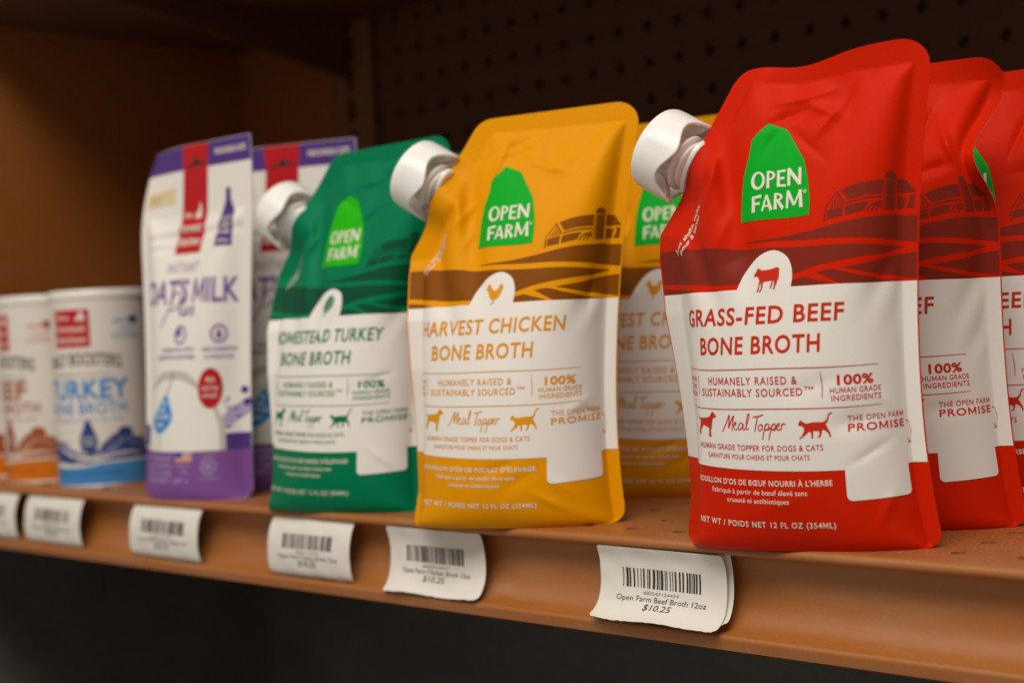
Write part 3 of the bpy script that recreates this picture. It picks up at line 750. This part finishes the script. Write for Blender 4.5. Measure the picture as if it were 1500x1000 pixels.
# ================================================================== the shelf bay
X0, X1, YB = -0.625, 1.30, 0.33
PITCH = 0.0258
def grid_holes_panel(x0, x1, s0, s1, hx0, hs0, r, axis, plane, depth, squeeze=1.0, skip=None):
    """front skin of a perforated sheet: each cell is a square with a round hole and its inner wall"""
    v, f = [], []
    def P3(x, s, d):
        return (x, plane + d, s) if axis == 'y' else (x, s, plane - d)
    nx0 = math.floor((x0-hx0)/PITCH+.5); nx1 = math.ceil((x1-hx0)/PITCH-.5)
    ns0 = math.floor((s0-hs0)/PITCH+.5); ns1 = math.ceil((s1-hs0)/PITCH-.5)
    K = 16
    for i in range(nx0, nx1+1):
        for j in range(ns0, ns1+1):
            cx, cs = hx0+i*PITCH, hs0+j*PITCH
            a0, a1 = max(x0, cx-PITCH/2), min(x1, cx+PITCH/2); b0, b1 = max(s0, cs-PITCH/2), min(s1, cs+PITCH/2)
            if a1-a0 < 1e-5 or b1-b0 < 1e-5: continue
            n = len(v)
            if cx-r*1.3 < a0 or cx+r*1.3 > a1 or cs-r*1.3 < b0 or cs+r*1.3 > b1:
                v += [P3(a0, b0, 0), P3(a1, b0, 0), P3(a1, b1, 0), P3(a0, b1, 0)]; f.append((n, n+1, n+2, n+3)); continue
            for k in range(K):
                t = 2*math.pi*(k+.5)/K; c, s = math.cos(t), math.sin(t)
                m_ = max(abs(c), abs(s))
                v.append(P3(min(max(cx+c/m_*PITCH, a0), a1) if abs(c) >= abs(s) else cx+(c/m_)*(PITCH/2), min(max(cs+s/m_*PITCH, b0), b1) if abs(s) > abs(c) else cs+(s/m_)*(PITCH/2), 0))
            for k in range(K):
                t = 2*math.pi*(k+.5)/K; v.append(P3(cx+r*math.cos(t), cs+r*squeeze*math.sin(t), 0))
            for k in range(K):
                t = 2*math.pi*(k+.5)/K; v.append(P3(cx+r*math.cos(t), cs+r*squeeze*math.sin(t), depth))
            for k in range(K):
                q = (k+1) % K
                f.append((n+k, n+q, n+K+q, n+K+k)); f.append((n+K+k, n+K+q, n+2*K+q, n+2*K+k))
            corners = [(a0, b0, 'a'), (a1, b0, 'b'), (a1, b1, 'c'), (a0, b1, 'd')]
            for (p, q_, _), ks in zip(((a1, b1, 0), (a0, b1, 0), (a0, b0, 0), (a1, b0, 0)), ((1, 2), (5, 6), (9, 10), (13, 14))):
                e = len(v); v.append(P3(p, q_, 0)); f.append((n+ks[0], e, n+ks[1]))
    return v, f

# peg board
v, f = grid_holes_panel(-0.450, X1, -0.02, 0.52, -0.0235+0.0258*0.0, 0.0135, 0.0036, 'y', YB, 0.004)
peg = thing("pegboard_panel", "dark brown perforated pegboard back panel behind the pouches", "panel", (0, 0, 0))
po = mesh_obj("board", v, f, M["brown_panel"], peg)
b = MB(); b.box((-0.450, YB+.0042, -.02), (X1, YB+.03, .52)); b.build("backing", M["black_hole"], peg)
# smooth back panel left of the upright, side panel, lower back
b = MB(); b.box((X0, YB+.004, -.02), (-.470, YB+.03, .52)); tag(b.build("back_panel", M["brown_side"]), "plain dark brown back panel in the corner behind the cans", "panel")
b = MB(); b.box((X0-.02, -.03, -.036), (X0, YB+.03, .75)); tag(b.build("side_panel", M["brown_side"]), "brown side panel closing the end of the shelf beside the cans", "panel")
b = MB(); b.box((X0-.02, -.03, -.60), (X0, YB+.03, -.038)); tag(b.build("lower_side_panel", M["dark_panel"]), "side panel below the end of the brown shelf, coloured dark for the shade", "panel")  # side panel continued down; shade below the shelf put into its colour
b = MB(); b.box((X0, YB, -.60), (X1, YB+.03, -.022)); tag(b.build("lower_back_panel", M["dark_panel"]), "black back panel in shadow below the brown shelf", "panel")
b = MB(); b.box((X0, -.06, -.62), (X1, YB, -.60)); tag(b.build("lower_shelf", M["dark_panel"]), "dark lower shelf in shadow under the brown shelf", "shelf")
# slotted upright
up_ = thing("slotted_upright", "brown slotted steel upright between plain panel and pegboard", "upright", (-.464, YB, 0))
v, f = [], []
w = .027; zt = -.02
b = MB()
for x0_, x1_ in ((-w, -.0045), (.0045, w)): b.box((x0_, -.006, -.02), (x1_, -.0010, .52))
z = -.02
while z < .52:
    b.box((-.0045, -.0059, z), (.0045, -.0014, min(.52, z+.0085))); z += .0258
b.build("channel", M["upright_paint"], up_)
b = MB(); b.box((-.0045, -.0012, -.02), (.0045, -.0004, .52)); b.build("slot_backing", M["black_hole"], up_)
# upper shelf with its bracket
us = thing("upper_shelf", "brown upper shelf hanging above the pouches out of the light", "shelf", (0, 0, .355))
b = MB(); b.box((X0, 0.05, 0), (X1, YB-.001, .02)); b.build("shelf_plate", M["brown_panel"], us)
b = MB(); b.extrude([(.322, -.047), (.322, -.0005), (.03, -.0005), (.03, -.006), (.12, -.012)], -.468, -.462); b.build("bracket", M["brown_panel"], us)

# main shelf
sh = thing("display_shelf", "brown painted metal shelf with perforated top carrying pouches and cans", "shelf")
v, f = grid_holes_panel(X0, X1, .0062, YB, 0.0285, 0.0215, .0031, 'z', 0.0, .0025)
mesh_obj("shelf_top", v, f, M["brown_shelf"], sh)
b = MB(); b.box((X0, .012, -.006), (X1, YB, -.0027)); b.build("underside", M["black_hole"], sh)
def arc_pts(cy, cz, r, a0, a1, n): return [(cy+r*math.cos(math.radians(a0+(a1-a0)*k/n)), cz+r*math.sin(math.radians(a0+(a1-a0)*k/n))) for k in range(n+1)]
prof = [(.0062, 0.0)] + arc_pts(.0022, -.0022, .0022, 90, 250, 10)                           # rolled top lip
prof += list(map(tuple, spline([(.0038, -.0046), (.0086, -.0062), (.0104, -.011), (.0108, -.019), (.0092, -.0275), (.0050, -.0338), (-.0006, -.0364)], 5)))
prof += arc_pts(-.0010, -.0382, .0020, 75, 200, 8) + [(-.0028, -.0395), (-.0022, -.0425), (.004, -.0432), (.014, -.0425), (.0145, -.004), (.0062, -.0025)]
b = MB(); b.extrude([(y_*1.0, z_*1.0) for y_, z_ in prof], X0, X1)
b.build("price_channel", M["brown_paint"], sh, True, 40)

# ================================================================== shelf tags
def barcode(u0, u1, v0, v1, seed):
    r = random.Random(seed); T = []; x = u0
    mod = (u1-u0)/95.0
    while x < u1-mod*1.2:
        bw = mod*r.choice((1, 1, 2, 2, 3)); T.append(poly([(x, v0), (min(u1, x+bw), v0), (min(u1, x+bw), v1), (x, v1)])); x += bw + mod*r.choice((1, 1, 2, 2, 3))
    return np.concatenate(T)

def tag_profile(shape):
    """(y, z) path of the paper from its bottom edge up, in mm"""
    if shape == "flared": return spline([(-8.2, -34.0), (-3.2, -32.0), (.7, -28.4), (2.7, -23), (3.4, -17), (3.0, -10), (1.0, -4.5)], 8)
    if shape == "concave": return spline([(-4.2, -35.6), (-.6, -33), (2.4, -27.5), (3.6, -20), (3.4, -12), (1.2, -4.2)], 8)
    return spline([(-.2, -35.4), (-2.6, -32.6), (-3.6, -26), (-3.2, -18), (-1.2, -10), (2.0, -4.4)], 8)

def shelf_tag(label, x0, x1, shape, line, price, digits, seed, back=False, dy=0.0, tilt=0.0, wob=0.0):
    pr = tag_profile(shape); seg = np.concatenate([[0], np.cumsum(np.linalg.norm(np.diff(pr, axis=0), axis=1))])
    H = seg[-1]; W = (x1-x0)
    root = thing("price_tag", label, "price tag", (x0*MM, 0, 0), 0, "price tags along the shelf edge")
    rr = random.Random(seed); ph = rr.random()*6
    def raw(u, v):
        y = np.interp(v, seg, pr[:, 0]); z = np.interp(v, seg, pr[:, 1])
        k = np.clip(1-v/12, 0, 1)
        y = y + dy + wob*k*np.sin(u/W*7+ph) + .35*np.sin(u/W*3.1+ph) + np.where(u > W-3, .10*(u-W+3)**2*np.clip(1-v/H, 0, 1), 0)
        z = z + wob*.7*k*np.cos(u/W*9+ph) + tilt*(u-W/2)
        y = y + .16*np.sin(u*.31+v*.17+ph)*np.sin(v*.23+ph) + .10*np.sin(u*.83+ph*2)*np.clip(1-v/9, 0, 1)
        return np.stack([u, y, z], 1)
    def surf(u, v):
        h = .2; p = raw(u, v); n = np.cross(raw(u+h, v)-raw(u-h, v), raw(u, v+h)-raw(u, v-h)); n /= np.linalg.norm(n, axis=1, keepdims=True)+1e-9
        return p, n
    A = Art()
    ol = resample(fillet([(0, 0), (W, 0), (W, H), (0, H)], [2.6, 2.6, 1.6, 1.6], 5))
    ol = [(q[0], q[1] + (rr.uniform(-.45, .45) if q[1] < .8 else 0)) for q in ol]
    A.add(poly(ol), "paper", 0)
    A.build("paper", surf, root, 2.0, 1.0, W, H)
    # thickness edge
    oa = np.array(ol); pa, na = surf(oa[:, 0], oa[:, 1]); n = len(ol)
    mesh_obj("paper_edge", np.concatenate([pa, pa-na*.10])*MM, [(i, (i+1) % n, n+(i+1) % n, n+i) for i in range(n)], M["paper"], root)
    I = Art()
    if line:
        I.add(barcode(W*.19, W*.81, H*.50, H*.735, seed), "ink", 1)
        I.add(text(digits, W*.36, W*.64, H*.425, 1.35, .0), "grey_ink", 1)
        I.add(text(line, W*.145, W*.86, H*.335, 2.3, .0), "ink", 1)
        I.add(text(price, W*.38, W*.60, H*.225, 2.9, .004, .12), "ink", 1)
        I.build("print", surf, root, 1.2, .8, W, H, .13)
    return root
shelf_tag("white tag with beef broth text and flared dusty lower edge, largest of the tags", 49.5, 116.5, "flared", "Open Farm Beef Broth 12oz", "$10.25", "683547124424", 3, wob=.8, dy=-.6)
t2 = shelf_tag("blank white tag tucked behind the beef broth tag, only a thin edge showing", 57.5, 118.2, "concave", "", "", "", 4, dy=1.5)
t2.location.z = .0032
shelf_tag("white tag with chicken broth text and curled corner under the amber pouch", -88, -22, "concave", "Open Farm Chicken Broth 12oz", "$10.25", "683547124417", 5, wob=.7, dy=-.6)
shelf_tag("white bowed tag with turkey broth text under the green pouch", -181, -114, "bowed", "Open Farm Turkey Broth 12oz", "$10.25", "683547124431", 6, tilt=.004)
shelf_tag("white bowed tag on the shelf edge under the purple and white pouch", -320, -248, "bowed", "Goat Milk Powder Instant 5oz", "$10.75", "850017811076", 7)
shelf_tag("white bowed tag on the shelf edge below the gap between the two front cans", -449, -378, "bowed", "Turkey Bone Broth Topper 3.6oz", "$9.99", "850017811083", 8)
shelf_tag("white bowed tag at the end of the shelf edge beside the side panel", -540, -462, "bowed", "Beef Bone Broth Topper 3.6oz", "$9.99", "850017811090", 9)

# ================================================================== pouches
D_RED = ((70, 180, 8, 10, 1.4, 1.0), (80, 168, 48, 9, 1.5, .9), (72, 160, 135, 8, 1.6, -.8), (90, 176, 70, 7, 1.5, -.8), (100, 60, 150, 8, 2.6, .6), (94, 40, 25, 9, 1.8, -.7), (30, 150, 75, 9, 1.6, 1.0),
         (64, 172, 20, 9, 2.0, -1.1), (78, 174, 150, 8, 2.2, 1.0), (58, 163, 60, 7, 2.0, -.8), (36, 128, 65, 12, 3.0, 1.0), (46, 118, 20, 12, 4, -.9), (88, 150, 70, 20, 4, .5),
         (88, 52, 10, 9, 4, -1.3), (72, 66, 15, 12, 4, -.8), (98, 18, 55, 7, 2.5, .8), (60, 22, 20, 14, 4, .5))
red1 = broth_pouch("beef", "red broth pouch fully visible at the front, above the beef broth tag", "red broth pouches", 146.4, 12.2, .30, sim1(1),
                   lean=.002, bl=.078, twist=.009, dep=.83, dip=(70, 4.6, 17), fold=1.0, wrap=(7.5, 5, 96, 20), dents=D_RED, extra=lambda u, v: 2.2*np.sin((u-20)/100*2*np.pi)*np.clip((v-165)/33, 0, 1)**2)
curl = lambda u, v: (10*np.exp(-((v-184)/16)**2) - 14*np.exp(-((v-152)/17)**2))*np.clip((u-78)/42, 0, 1)**1.8
pinch = lambda u, v: 10.5*np.exp(-((v-157)/17)**2)*np.clip((u-70)/50, 0, 1)**1.5
D_R2 = ((86, 166, 65, 10, 2.2, -1.8), (100, 160, 120, 9, 2.0, 1.6), (92, 150, 10, 9, 2.5, -1.5), (88, 52, 10, 9, 4, -1.2))
red2 = broth_pouch("beef", "red broth pouch with curled side seam, directly behind the front red pouch", "red broth pouches", 155.4, 69.3, .372, sim1(2, 215e3), lean=.05, bl=.02, roll=-.025, dep=.83, dents=D_R2, extra=curl, squeeze=pinch)
dup(red2, (.1730, .1265, 0), .372, "red broth pouch cut off by the picture edge, rearmost of the red ones")
nudge = lambda u, v: 2.4*np.exp(-((u-16)/13)**2)*np.clip((125-v)/30, 0, 1)
D_YEL = ((52, 172, 70, 11, 1.6, 1.2), (58, 180, 20, 9, 1.5, -.8), (78, 168, 160, 10, 1.6, .8), (104, 110, 80, 10, 1.6, -.8), (84, 14, 150, 9, 1.5, .8), (60, 30, 20, 8, 1.6, -.7), (36, 150, 50, 9, 1.6, 1.0),
         (62, 176, 15, 9, 2.2, -.9), (86, 170, 25, 14, 3, .6), (40, 140, 60, 8, 2.5, 1.0), (105, 52, 160, 6, 2, -1.2), (98, 56, 30, 8, 3, .8), (90, 20, 140, 8, 2.5, .8), (70, 24, 30, 10, 3, -.6), (40, 25, 80, 8, 3, .6))
yel1 = broth_pouch("chicken", "amber broth pouch with its whole front showing, beside the front red pouch", "amber broth pouches", -11.3, 11.7, .431, sim1(3), lean=.13, bl=.032, twist=.051, roll=.032, sc=1.01, dep=1.0, dents=D_YEL, extra=lambda u, v: -11*np.clip((42-u)/42, 0, 1)**1.6*np.clip((128-v)/30, 0, 1)*np.clip((v-15)/60, 0, 1)**.8, wrap=(6.5, 2, 120, 20), squeeze=nudge)
y2_ = dup(yel1, (-.002, .125, 0), .50, "amber broth pouch set back, partly hidden between the front amber and red pouches")
y2_.rotation_euler = (.08, 0, .50)
D_GRN = ((84, 182, 15, 12, 1.6, 1.2), (76, 160, 30, 10, 1.8, 1.0), (96, 30, 140, 9, 1.6, .9), (90, 70, 20, 10, 2.0, -.8), (34, 146, 60, 9, 1.6, 1.0),
         (70, 176, 10, 10, 2.5, 1.2), (58, 165, 150, 8, 2.2, -1.4), (60, 100, 75, 9, 2.2, -1.6), (54, 92, 80, 12, 2.0, 1.2), (66, 120, 60, 10, 3, -.8))
grn1 = broth_pouch("turkey", "dark green broth pouch with lime emblem, front pouch of the green ones", "green broth pouches", -139.6, 13.8, .21, sim1(4), lean=.141, bl=.021, twist=-.019, roll=.043, dep=.86, dents=D_GRN, extra=lambda u, v: -11*np.clip((42-u)/42, 0, 1)**1.6*np.clip((128-v)/30, 0, 1)*np.clip((v-15)/60, 0, 1)**.8, wrap=(6.5, 2, 120, 20), squeeze=nudge)
dup(grn1, (-.128, .080, 0), .21, "dark green broth pouch almost hidden behind the front green pouch")

# ------------------------------------------------------------------ purple and white powder pouches
W2, H2 = 106.0, 214.0
SIM2 = fillet([(0, 0), (W2, 0), (W2, H2), (0, H2)], [4, 9, 1, 1])
OUT2 = resample(SIM2)
def purple_art():
    B, P = Art(), Art()
    B.add(poly(SIM2), "white_film", 0)
    B.add(poly([(.4, 199), (W2-.4, 199), (W2-.4, H2-.3), (.4, H2-.3)]), "violet", 1)
    B.add(poly(fillet([(.1, .1), (W2-.1, .1), (W2-.1, 29), (.1, 29)], [4, 9, 0, 0])), "purple", 1)
    B.add(poly([(W2-.4, 29), (W2-.4, 39), (87, 39), (86, 29)]), "violet", 1)
    B.add(poly(list(spline([(84, 44), (90, 52), (98, 57), (W2-.4, 60)], 4)) + [(W2-.4, 55)] + list(spline([(W2-.4, 51), (96, 46), (88, 41)], 4))), "lilac", 1)
    B.add(poly(list(spline([(.4, 44), (8, 40), (14, 30)], 4)) + [(.4, 30)]), "violet", 1)
    for k in range(14):
        r = random.Random(k); u = 86 + r.random()*19; v = 40 + r.random()*20; B.add(poly(ellipse(u, v, .8+r.random()*1.6, .5+r.random()*.9, 9)), ("violet", "lilac")[k % 2], 1.5)
    B.add(poly(ellipse(101, 64, 3.2, 2.4, 12)), "violet", 1.5); B.add(poly(ellipse(103, 57, 3.6, 2.2, 12)), "violet", 1.5)
    # banner with hang slot
    B.add(poly([(42.5, H2-.2), (67.5, H2-.2), (66.5, 198), (65.5, 170), (64.6, 147), (40.8, 147), (42.2, 170), (43.6, 198)]), "crimson", 2)
    B.add(poly([(47, 200.2), (64.2, 201), (64.2, 202.6), (60, 202.6)] + ellipse(55.6, 202.7, 2.6, 2.6, 8, 0, math.pi) + [(52.6, 202.2), (47, 201.8)]), "black_hole", 3)
    B.add(text("FOR DOGS & CATS", 73.5, 101.5, 205.4, 3.3, .03), "cream_ink", 2)
    P.add(text("the", 44, 52, 169.5, 3.6, .012), "cream_ink", 3); P.add(poly([(54, 168.6), (60.5, 168.6), (60.5, 174), (59.4, 179), (58, 174), (56, 172)]), "cream_ink", 3)
    P.add(text("honest", 43.6, 62.4, 160.6, 5.0, .02), "cream_ink", 3); P.add(text("kitchen", 43.2, 62.6, 152.2, 4.7, .02), "cream_ink", 3)
    # bottle mark
    P.add(poly([(82.6, 184.5), (87, 184.5)] + list(spline([(87, 184), (87.2, 177.5), (90.6, 170), (91.6, 163), (91.6, 149)], 5)) + list(spline([(78.4, 149), (78.4, 163), (79.4, 170), (82.4, 177.5), (82.6, 184)], 5))[:-1]), "violet", 2)
    for s, v, h in (("just", 165.4, 2.0), ("ADD", 160.2, 3.4), ("WATER", 156, 2.4), ("enjoy", 151.4, 2.0)): P.add(text(s, 80.4, 89.8, v, h, .02), "cream_ink", 3)
    # old sticker
    P.add(poly([(4, 178), (35, 180), (35, 189.5), (4, 187.5)]), "sticker", 2)
    P.add(text("best by", 8, 21, 183.6, 1.6, .0), "grey_ink", 3); P.add(text("07 25", 8, 17, 180.6, 1.8, .0), "grey_ink", 3)
    P.add(text("INSTANT", 37.5, 66, 135.2, 6.2, -.004, 0, 1.3), "violet_ink", 2)
    P.add(text("GOAT'S MILK", 9, 97, 116.4, 14.0, .02), "violet_ink", 2)
    for pts in ([(39, 102.5), (44, 112), (47, 120), (50, 123), (54, 121.5), (53, 116.5), (48, 112.5), (44.6, 112.4)], [(53, 111), (56, 117), (58, 121), (56.6, 119.6), (55.2, 112.5), (56, 108.6), (58, 110)],
                [(58, 110), (59.4, 114), (58.8, 110.4), (60, 108.8), (62, 112), (62.8, 114.6), (62.2, 110.6), (63.4, 108.8)], [(64.6, 110), (66.8, 114.6), (66.9, 112), (67.2, 109.4), (65, 108.8)]):
        P.add(stroke(pts, 1.0, 6, .2), "violet_ink", 3)
    for cx, fl in ((57.5, 0), (85, 1)):
        P.add(poly(ellipse(cx, 97.5, 5.2, 5.6, 30), ellipse(cx, 97.5, 3.9, 4.3, 30)), "violet_ink", 2)
        P.add(poly([(cx, 101.2), (cx+1.9, 97), (cx+1.5, 95.2), (cx, 94.3), (cx-1.5, 95.2), (cx-1.9, 97)] if fl else ellipse(cx-1.3, 98.6, 2.4, 2.6, 14)), "violet_ink", 2)
    P.add(text("PROBIOTICS WITH", 42.5, 69, 87.6, 2.2, .02), "violet_ink", 2); P.add(text("DIGESTIVE ENZYMES", 38, 70, 83.2, 2.2, .02), "violet_ink", 2)
    P.add(text("AIDS DIGESTION", 74.5, 96, 87.4, 2.2, .02), "violet_ink", 2); P.add(text("& HYDRATION", 76.5, 94, 83, 2.2, .02), "violet_ink", 2)
    # bowl of milk, drop and seal
    bw = lambda rx, top: [(53-rx, 29.2)] + list(spline([(53-rx, 29.2), (53-rx*.97, 46), (53-rx*.72, 62), (53-rx*.3, top-1), (53, top), (53+rx*.35, top-1.4), (53+rx*.75, 60), (53+rx*.97, 45), (53+rx, 29.2)], 6))
    P.add(poly(bw(36, 76)), "bowl_shade", 1.5); P.add(poly(bw(32.5, 71)), "milk", 2)
    P.add(stroke([(54, 76.5), (50.5, 66), (48, 61)], .8), "violet_ink", 3); P.add(stroke([(42, 39.6), (42.3, 29.4)], .5, 0), "grey_ink", 3)
    P.add(poly(list(spline([(48, 62.5), (51.5, 57), (54, 51), (52, 45), (42.5, 39.5), (34.8, 43), (33.6, 48), (40, 54)], 5, True))), "sky_blue", 3)
    for s, u0, u1, v in (("just", 41.5, 48, 52.6), ("ADD WATER", 36.5, 51.5, 48.2), ("stir", 39, 47, 43.8)): P.add(text(s, u0, u1, v, 2.4, .03), "cream_ink", 4)
    P.add(poly(ellipse(46.9, 57.4, 1.3, 1.5, 10)), "cream_ink", 4)
    P.add(poly(ellipse(80, 65.6, 7.4, 12, 28)), "crimson", 3)
    P.add(text("ALL", 77, 83, 69.6, 2.6, .03), "cream_ink", 4); P.add(text("GOAT'S MILK", 74.6, 85, 64.6, 2.2, .02), "cream_ink", 4); P.add(text("NO FILLERS", 75.4, 84, 60.4, 2.0, .02), "cream_ink", 4)
    # lower band print
    for s, v in (("NET WEIGHT", 23.6), ("5.2 OZ (147g)", 19.4), ("MAKES 1.6 GAL", 15.2)): P.add(text(s, 22, 54, v, 2.6, .02), "lilac", 3)
    P.add(text("POIDS NET 147 g", 22, 66, 10.6, 2.8, .02), "lilac", 3)
    for k in range(5): P.add(poly([(57, 23+k*1.1), (68.5, 23+k*1.1), (68.5, 23.6+k*1.1), (57, 23.6+k*1.1)]), "crimson", 3)
    for k in range(5): P.add(poly([(57, 23.6+k*1.1), (68.5, 23.6+k*1.1), (68.5, 24.1+k*1.1), (57, 24.1+k*1.1)]), "cream_ink", 3)
    P.add(poly([(57, 25.6), (62, 25.6), (62, 28.6), (57, 28.6)]), "flag_blue", 3.5)
    P.add(text("MADE IN", 58, 68, 20.2, 1.7, .01), "lilac", 3); P.add(text("USA", 60.5, 66, 16.4, 1.9, .01), "lilac", 3)
    P.add(poly(ellipse(78.5, 20, 4.6, 4.9, 26), ellipse(78.5, 20, 3.8, 4.1, 26)), "lilac", 3); P.add(text("B", 76.6, 80.6, 17.8, 4.4, .01), "lilac", 3)
    P.add(text("Certified", 74, 83, 26, 1.5, .01), "lilac", 3); P.add(text("Corporation", 73.4, 83.6, 12.6, 1.5, .01), "lilac", 3)
    return B, P
P2 = sim_pouch(W2, H2, 2.0, lambda U, V: np.clip(np.maximum.reduce([(7-U)/2, (U-W2+7)/2, (V-H2+43)/2]), 0, 1), lambda U, V: 0*U, 19, 150e3, 5, .1, .05, .02, 22)
pur = thing("powder_pouch", "white and purple powder pouch with red banner, fully visible at the front beside the cans", "pouch", (-.279, .0209, 0), .147, "purple and white powder pouches")
kw = dict(lean=.045, bl=-.013, twist=-.094, roll=.015, sc=1.007, dents=((50, 158, 2, 60, 1.2, -1.0), (50, 163, 2, 60, 1.2, .8), (24, 150, 0, 18, 1.5, -.8)),
          extra=lambda u, v: 14*np.clip((v-150)/64, 0, 1)**2*np.clip((45-u)/45, 0, 1)**1.5)
sf = pouch_surface(P2, W2, H2, **kw); sb = pouch_surface(P2, W2, H2, back=True, **kw)
B, Pn = purple_art()
film_body("body", B, sf, sb, OUT2, SIM2, W2, H2, "white_film", pur, edge=True)
Pn.build("label_print", lambda u, v: (lambda q: (q[0]+q[1]*.22, q[1]))(sf(u, v)), pur, 1.6, 1.6, W2, H2)
dup(pur, (-.260, .074, 0), .50, "white and purple powder pouch half hidden behind the green pouch and its cap")

# ------------------------------------------------------------------ paper cans
RC, HC = 32.0, 128.0
def can(kind, label, x, y, turn):
    c, n_, hz, g = {"turkey": ("can_blue", "can_navy", "can_haze", "can_blue"), "beef": ("can_orange", "can_rust", "can_tan", "can_rust")}[kind]
    root = thing("paper_can", label, "can", (x*MM, y*MM, 0), turn, "bone broth paper cans")
    C = 2*math.pi*RC
    def surf(u, v):
        a = u/RC - math.pi/2
        nrm = np.stack([np.cos(a), np.sin(a), 0*a], 1)
        return np.stack([RC*np.cos(a), RC*np.sin(a), v], 1), nrm
    A, Lg = Art(), Art()
    h = C/2
    A.add(poly([(-h, 2.2), (h, 2.2), (h, 127), (-h, 127)]), "can_paper", 0)
    A.add(poly([(-h+.01, 2.2), (h-.01, 2.2), (h-.01, 16)] + list(spline([(h-.01, 17), (20, 17), (5, 15.2), (-20, 14), (-h+.01, 16)], 8))), c, 1)
    A.add(poly(list(spline([(-h+.01, 32), (-24, 31), (-10, 25), (4, 22), (14, 28), (21, 34), (28, 35), (36, 32), (46, 28), (60, 33), (h-.01, 32)], 6)) + list(spline([(h-.01, 18), (20, 18.5), (5, 17), (-12, 16.6), (-24, 17.5), (-h+.01, 18)], 6))), n_, 1)
    r = random.Random(3)
    for k in range(44):
        u = -40 + r.random()*90; v = 19 + r.random()*13; w_ = 2 + r.random()*6
        A.add(poly([(u, v), (u+w_, v+r.random()*2), (u+w_*1.4, v+1.2+r.random()), (u+w_*.4, v+1.6)]), hz, 1.5)
    ridge = spline([(-40, 30), (-24, 31), (-10, 25), (4, 22), (14, 28), (21, 34), (28, 35), (36, 32), (46, 28)], 6)
    for q, (u, v) in enumerate(ridge):                   # bushes and a roof breaking the skyline
        A.add(poly(ellipse(u + r.uniform(-1, 1), v + r.uniform(-.6, 1.0), r.uniform(.8, 2.2), r.uniform(.6, 1.7), 9)), n_, 1.1 + .004*q)
        if q % 2: A.add(poly(ellipse(u + r.uniform(-2, 2), v - r.uniform(1.5, 6), r.uniform(.8, 2.6), r.uniform(.3, .9), 9)), hz, 1.55 + .004*q)
    A.add(poly([(23, 35), (24, 39), (28, 40.4), (33, 38.6), (34, 34)]), n_, 1.4)
    A.add(stroke([(-24, 29), (-12, 23.5), (2, 20.5), (16, 22.5)], 1.6, 6, .5), "can_paper", 1.8)
    A.add(stroke([(-6, 19), (10, 19.6), (26, 23), (40, 22)], 1.3, 6, .6), "can_paper", 1.8)
    # drop
    A.add(poly(list(spline([(4, 46), (8, 38.5), (10.2, 31.5), (8.4, 25.6), (4, 23.6), (-.4, 25.6), (-2.2, 31.5), (0, 38.5)], 5, True))), n_, 2.2)
    A.add(text("JUST ADD", -.4, 8.4, 32.4, 2.0, .02), "can_paper", 3); A.add(text("WATER", .2, 7.8, 28.6, 2.3, .02), "can_paper", 3)
    A.add(text("NET WT 3.6 OZ (102 g) 64 OZ PREPARED", -22, 26, 9.2, 2.0, .01), n_, 2)
    T = text("DAILY BOOSTERS", -29, 28.5, 82, 8, .022, 0, 1.08); T[..., 1] -= (T[..., 0]/28)**2*2.6; A.add(T, "ink", 2)
    A.add(text("POWERED BY NATURE", -23, 21, 74.6, 1.7, .0), "grey_ink", 2)
    A.add(text("TURKEY" if kind == "turkey" else "BEEF", -32 if kind == "turkey" else -21, 32.5 if kind == "turkey" else 22, 59.6, 12.2, .034, 0, 1.08), g, 2)
    A.add(text("BONE BROTH", -31, 30.5, 49.6, 7.4, .018, 0, 1.12), g, 2)
    A.add(text("WITH TURMERIC & FUNCTIONAL HERBS", -29, 28, 44.6, 1.8, .0), g, 2)
    # whisk mark at the side
    A.add(stroke([(24, 110), (36, 110.6)], 1.2, 0), c, 2); A.add(poly(ellipse(39, 110.8, 4, 2.8, 16)), n_, 2)
    A.add(text("MAKES", 28, 40, 104.4, 2.2, .0), c, 2); A.add(text("64 OZ OF BROTH", 24, 44, 98.6, 3.6, .0), c, 2)
    A.build("paper_wall", surf, root, 1.2, 0, C, HC, .06)
    Lg.add(poly([(-24, 95), (-3.5, 95), (-3.5, 118.5), (-24, 118.5)]), "crimson", 2)
    Lg.add(text("the", -22, -14, 112.2, 3.4, .01), "can_paper", 3); Lg.add(poly([(-11, 111.6), (-5.6, 111.6), (-6, 114.6), (-7.4, 118.4), (-9, 114.8)]), "can_paper", 3)
    Lg.add(text("honest", -22, -5.6, 104.8, 4.2, .015), "can_paper", 3); Lg.add(text("kitchen", -22.2, -5.4, 98, 4.0, .015), "can_paper", 3)
    for q in range(len(Lg.T)): Lg.T[q] = (Lg.T[q] - np.array([-13.75, 107]))*np.array([1.37, 1.06]) + np.array([-5, 106.5])
    Lg.build("emblem", surf, root, 1.2, 0, C, HC, .06)
    s = MM
    b = MB(); b.lathe([(0, (RC-2)*s), (0, (RC+.2)*s), (.0006, (RC+.5)*s), (.0021, (RC+.5)*s), (.0026, (RC+.05)*s), (.0026, (RC-2)*s)], 64); b.build("rim", M["tin"], root, True, 40)
    b = MB(); b.lathe([(.1258, (RC+.1)*s), (.1258, (RC+.7)*s), (.1268, (RC+.8)*s), (.1305, (RC+.6)*s), (.1316, (RC-.2)*s), (.1318, (RC-2)*s), (.1305, (RC-3)*s), (.1303, .0001)], 64); b.build("lid", M["lid"], root, True, 35)
    return root
can("turkey", "white paper can with blue print and blue base band, beside the purple pouch", -413, 41, math.radians(31))
can("beef", "white paper can with orange print, between the blue printed can and the last can", -487, 42, math.radians(-6))
can("beef", "white and orange paper can at the end of the row by the side panel", -562, 48, math.radians(-75))
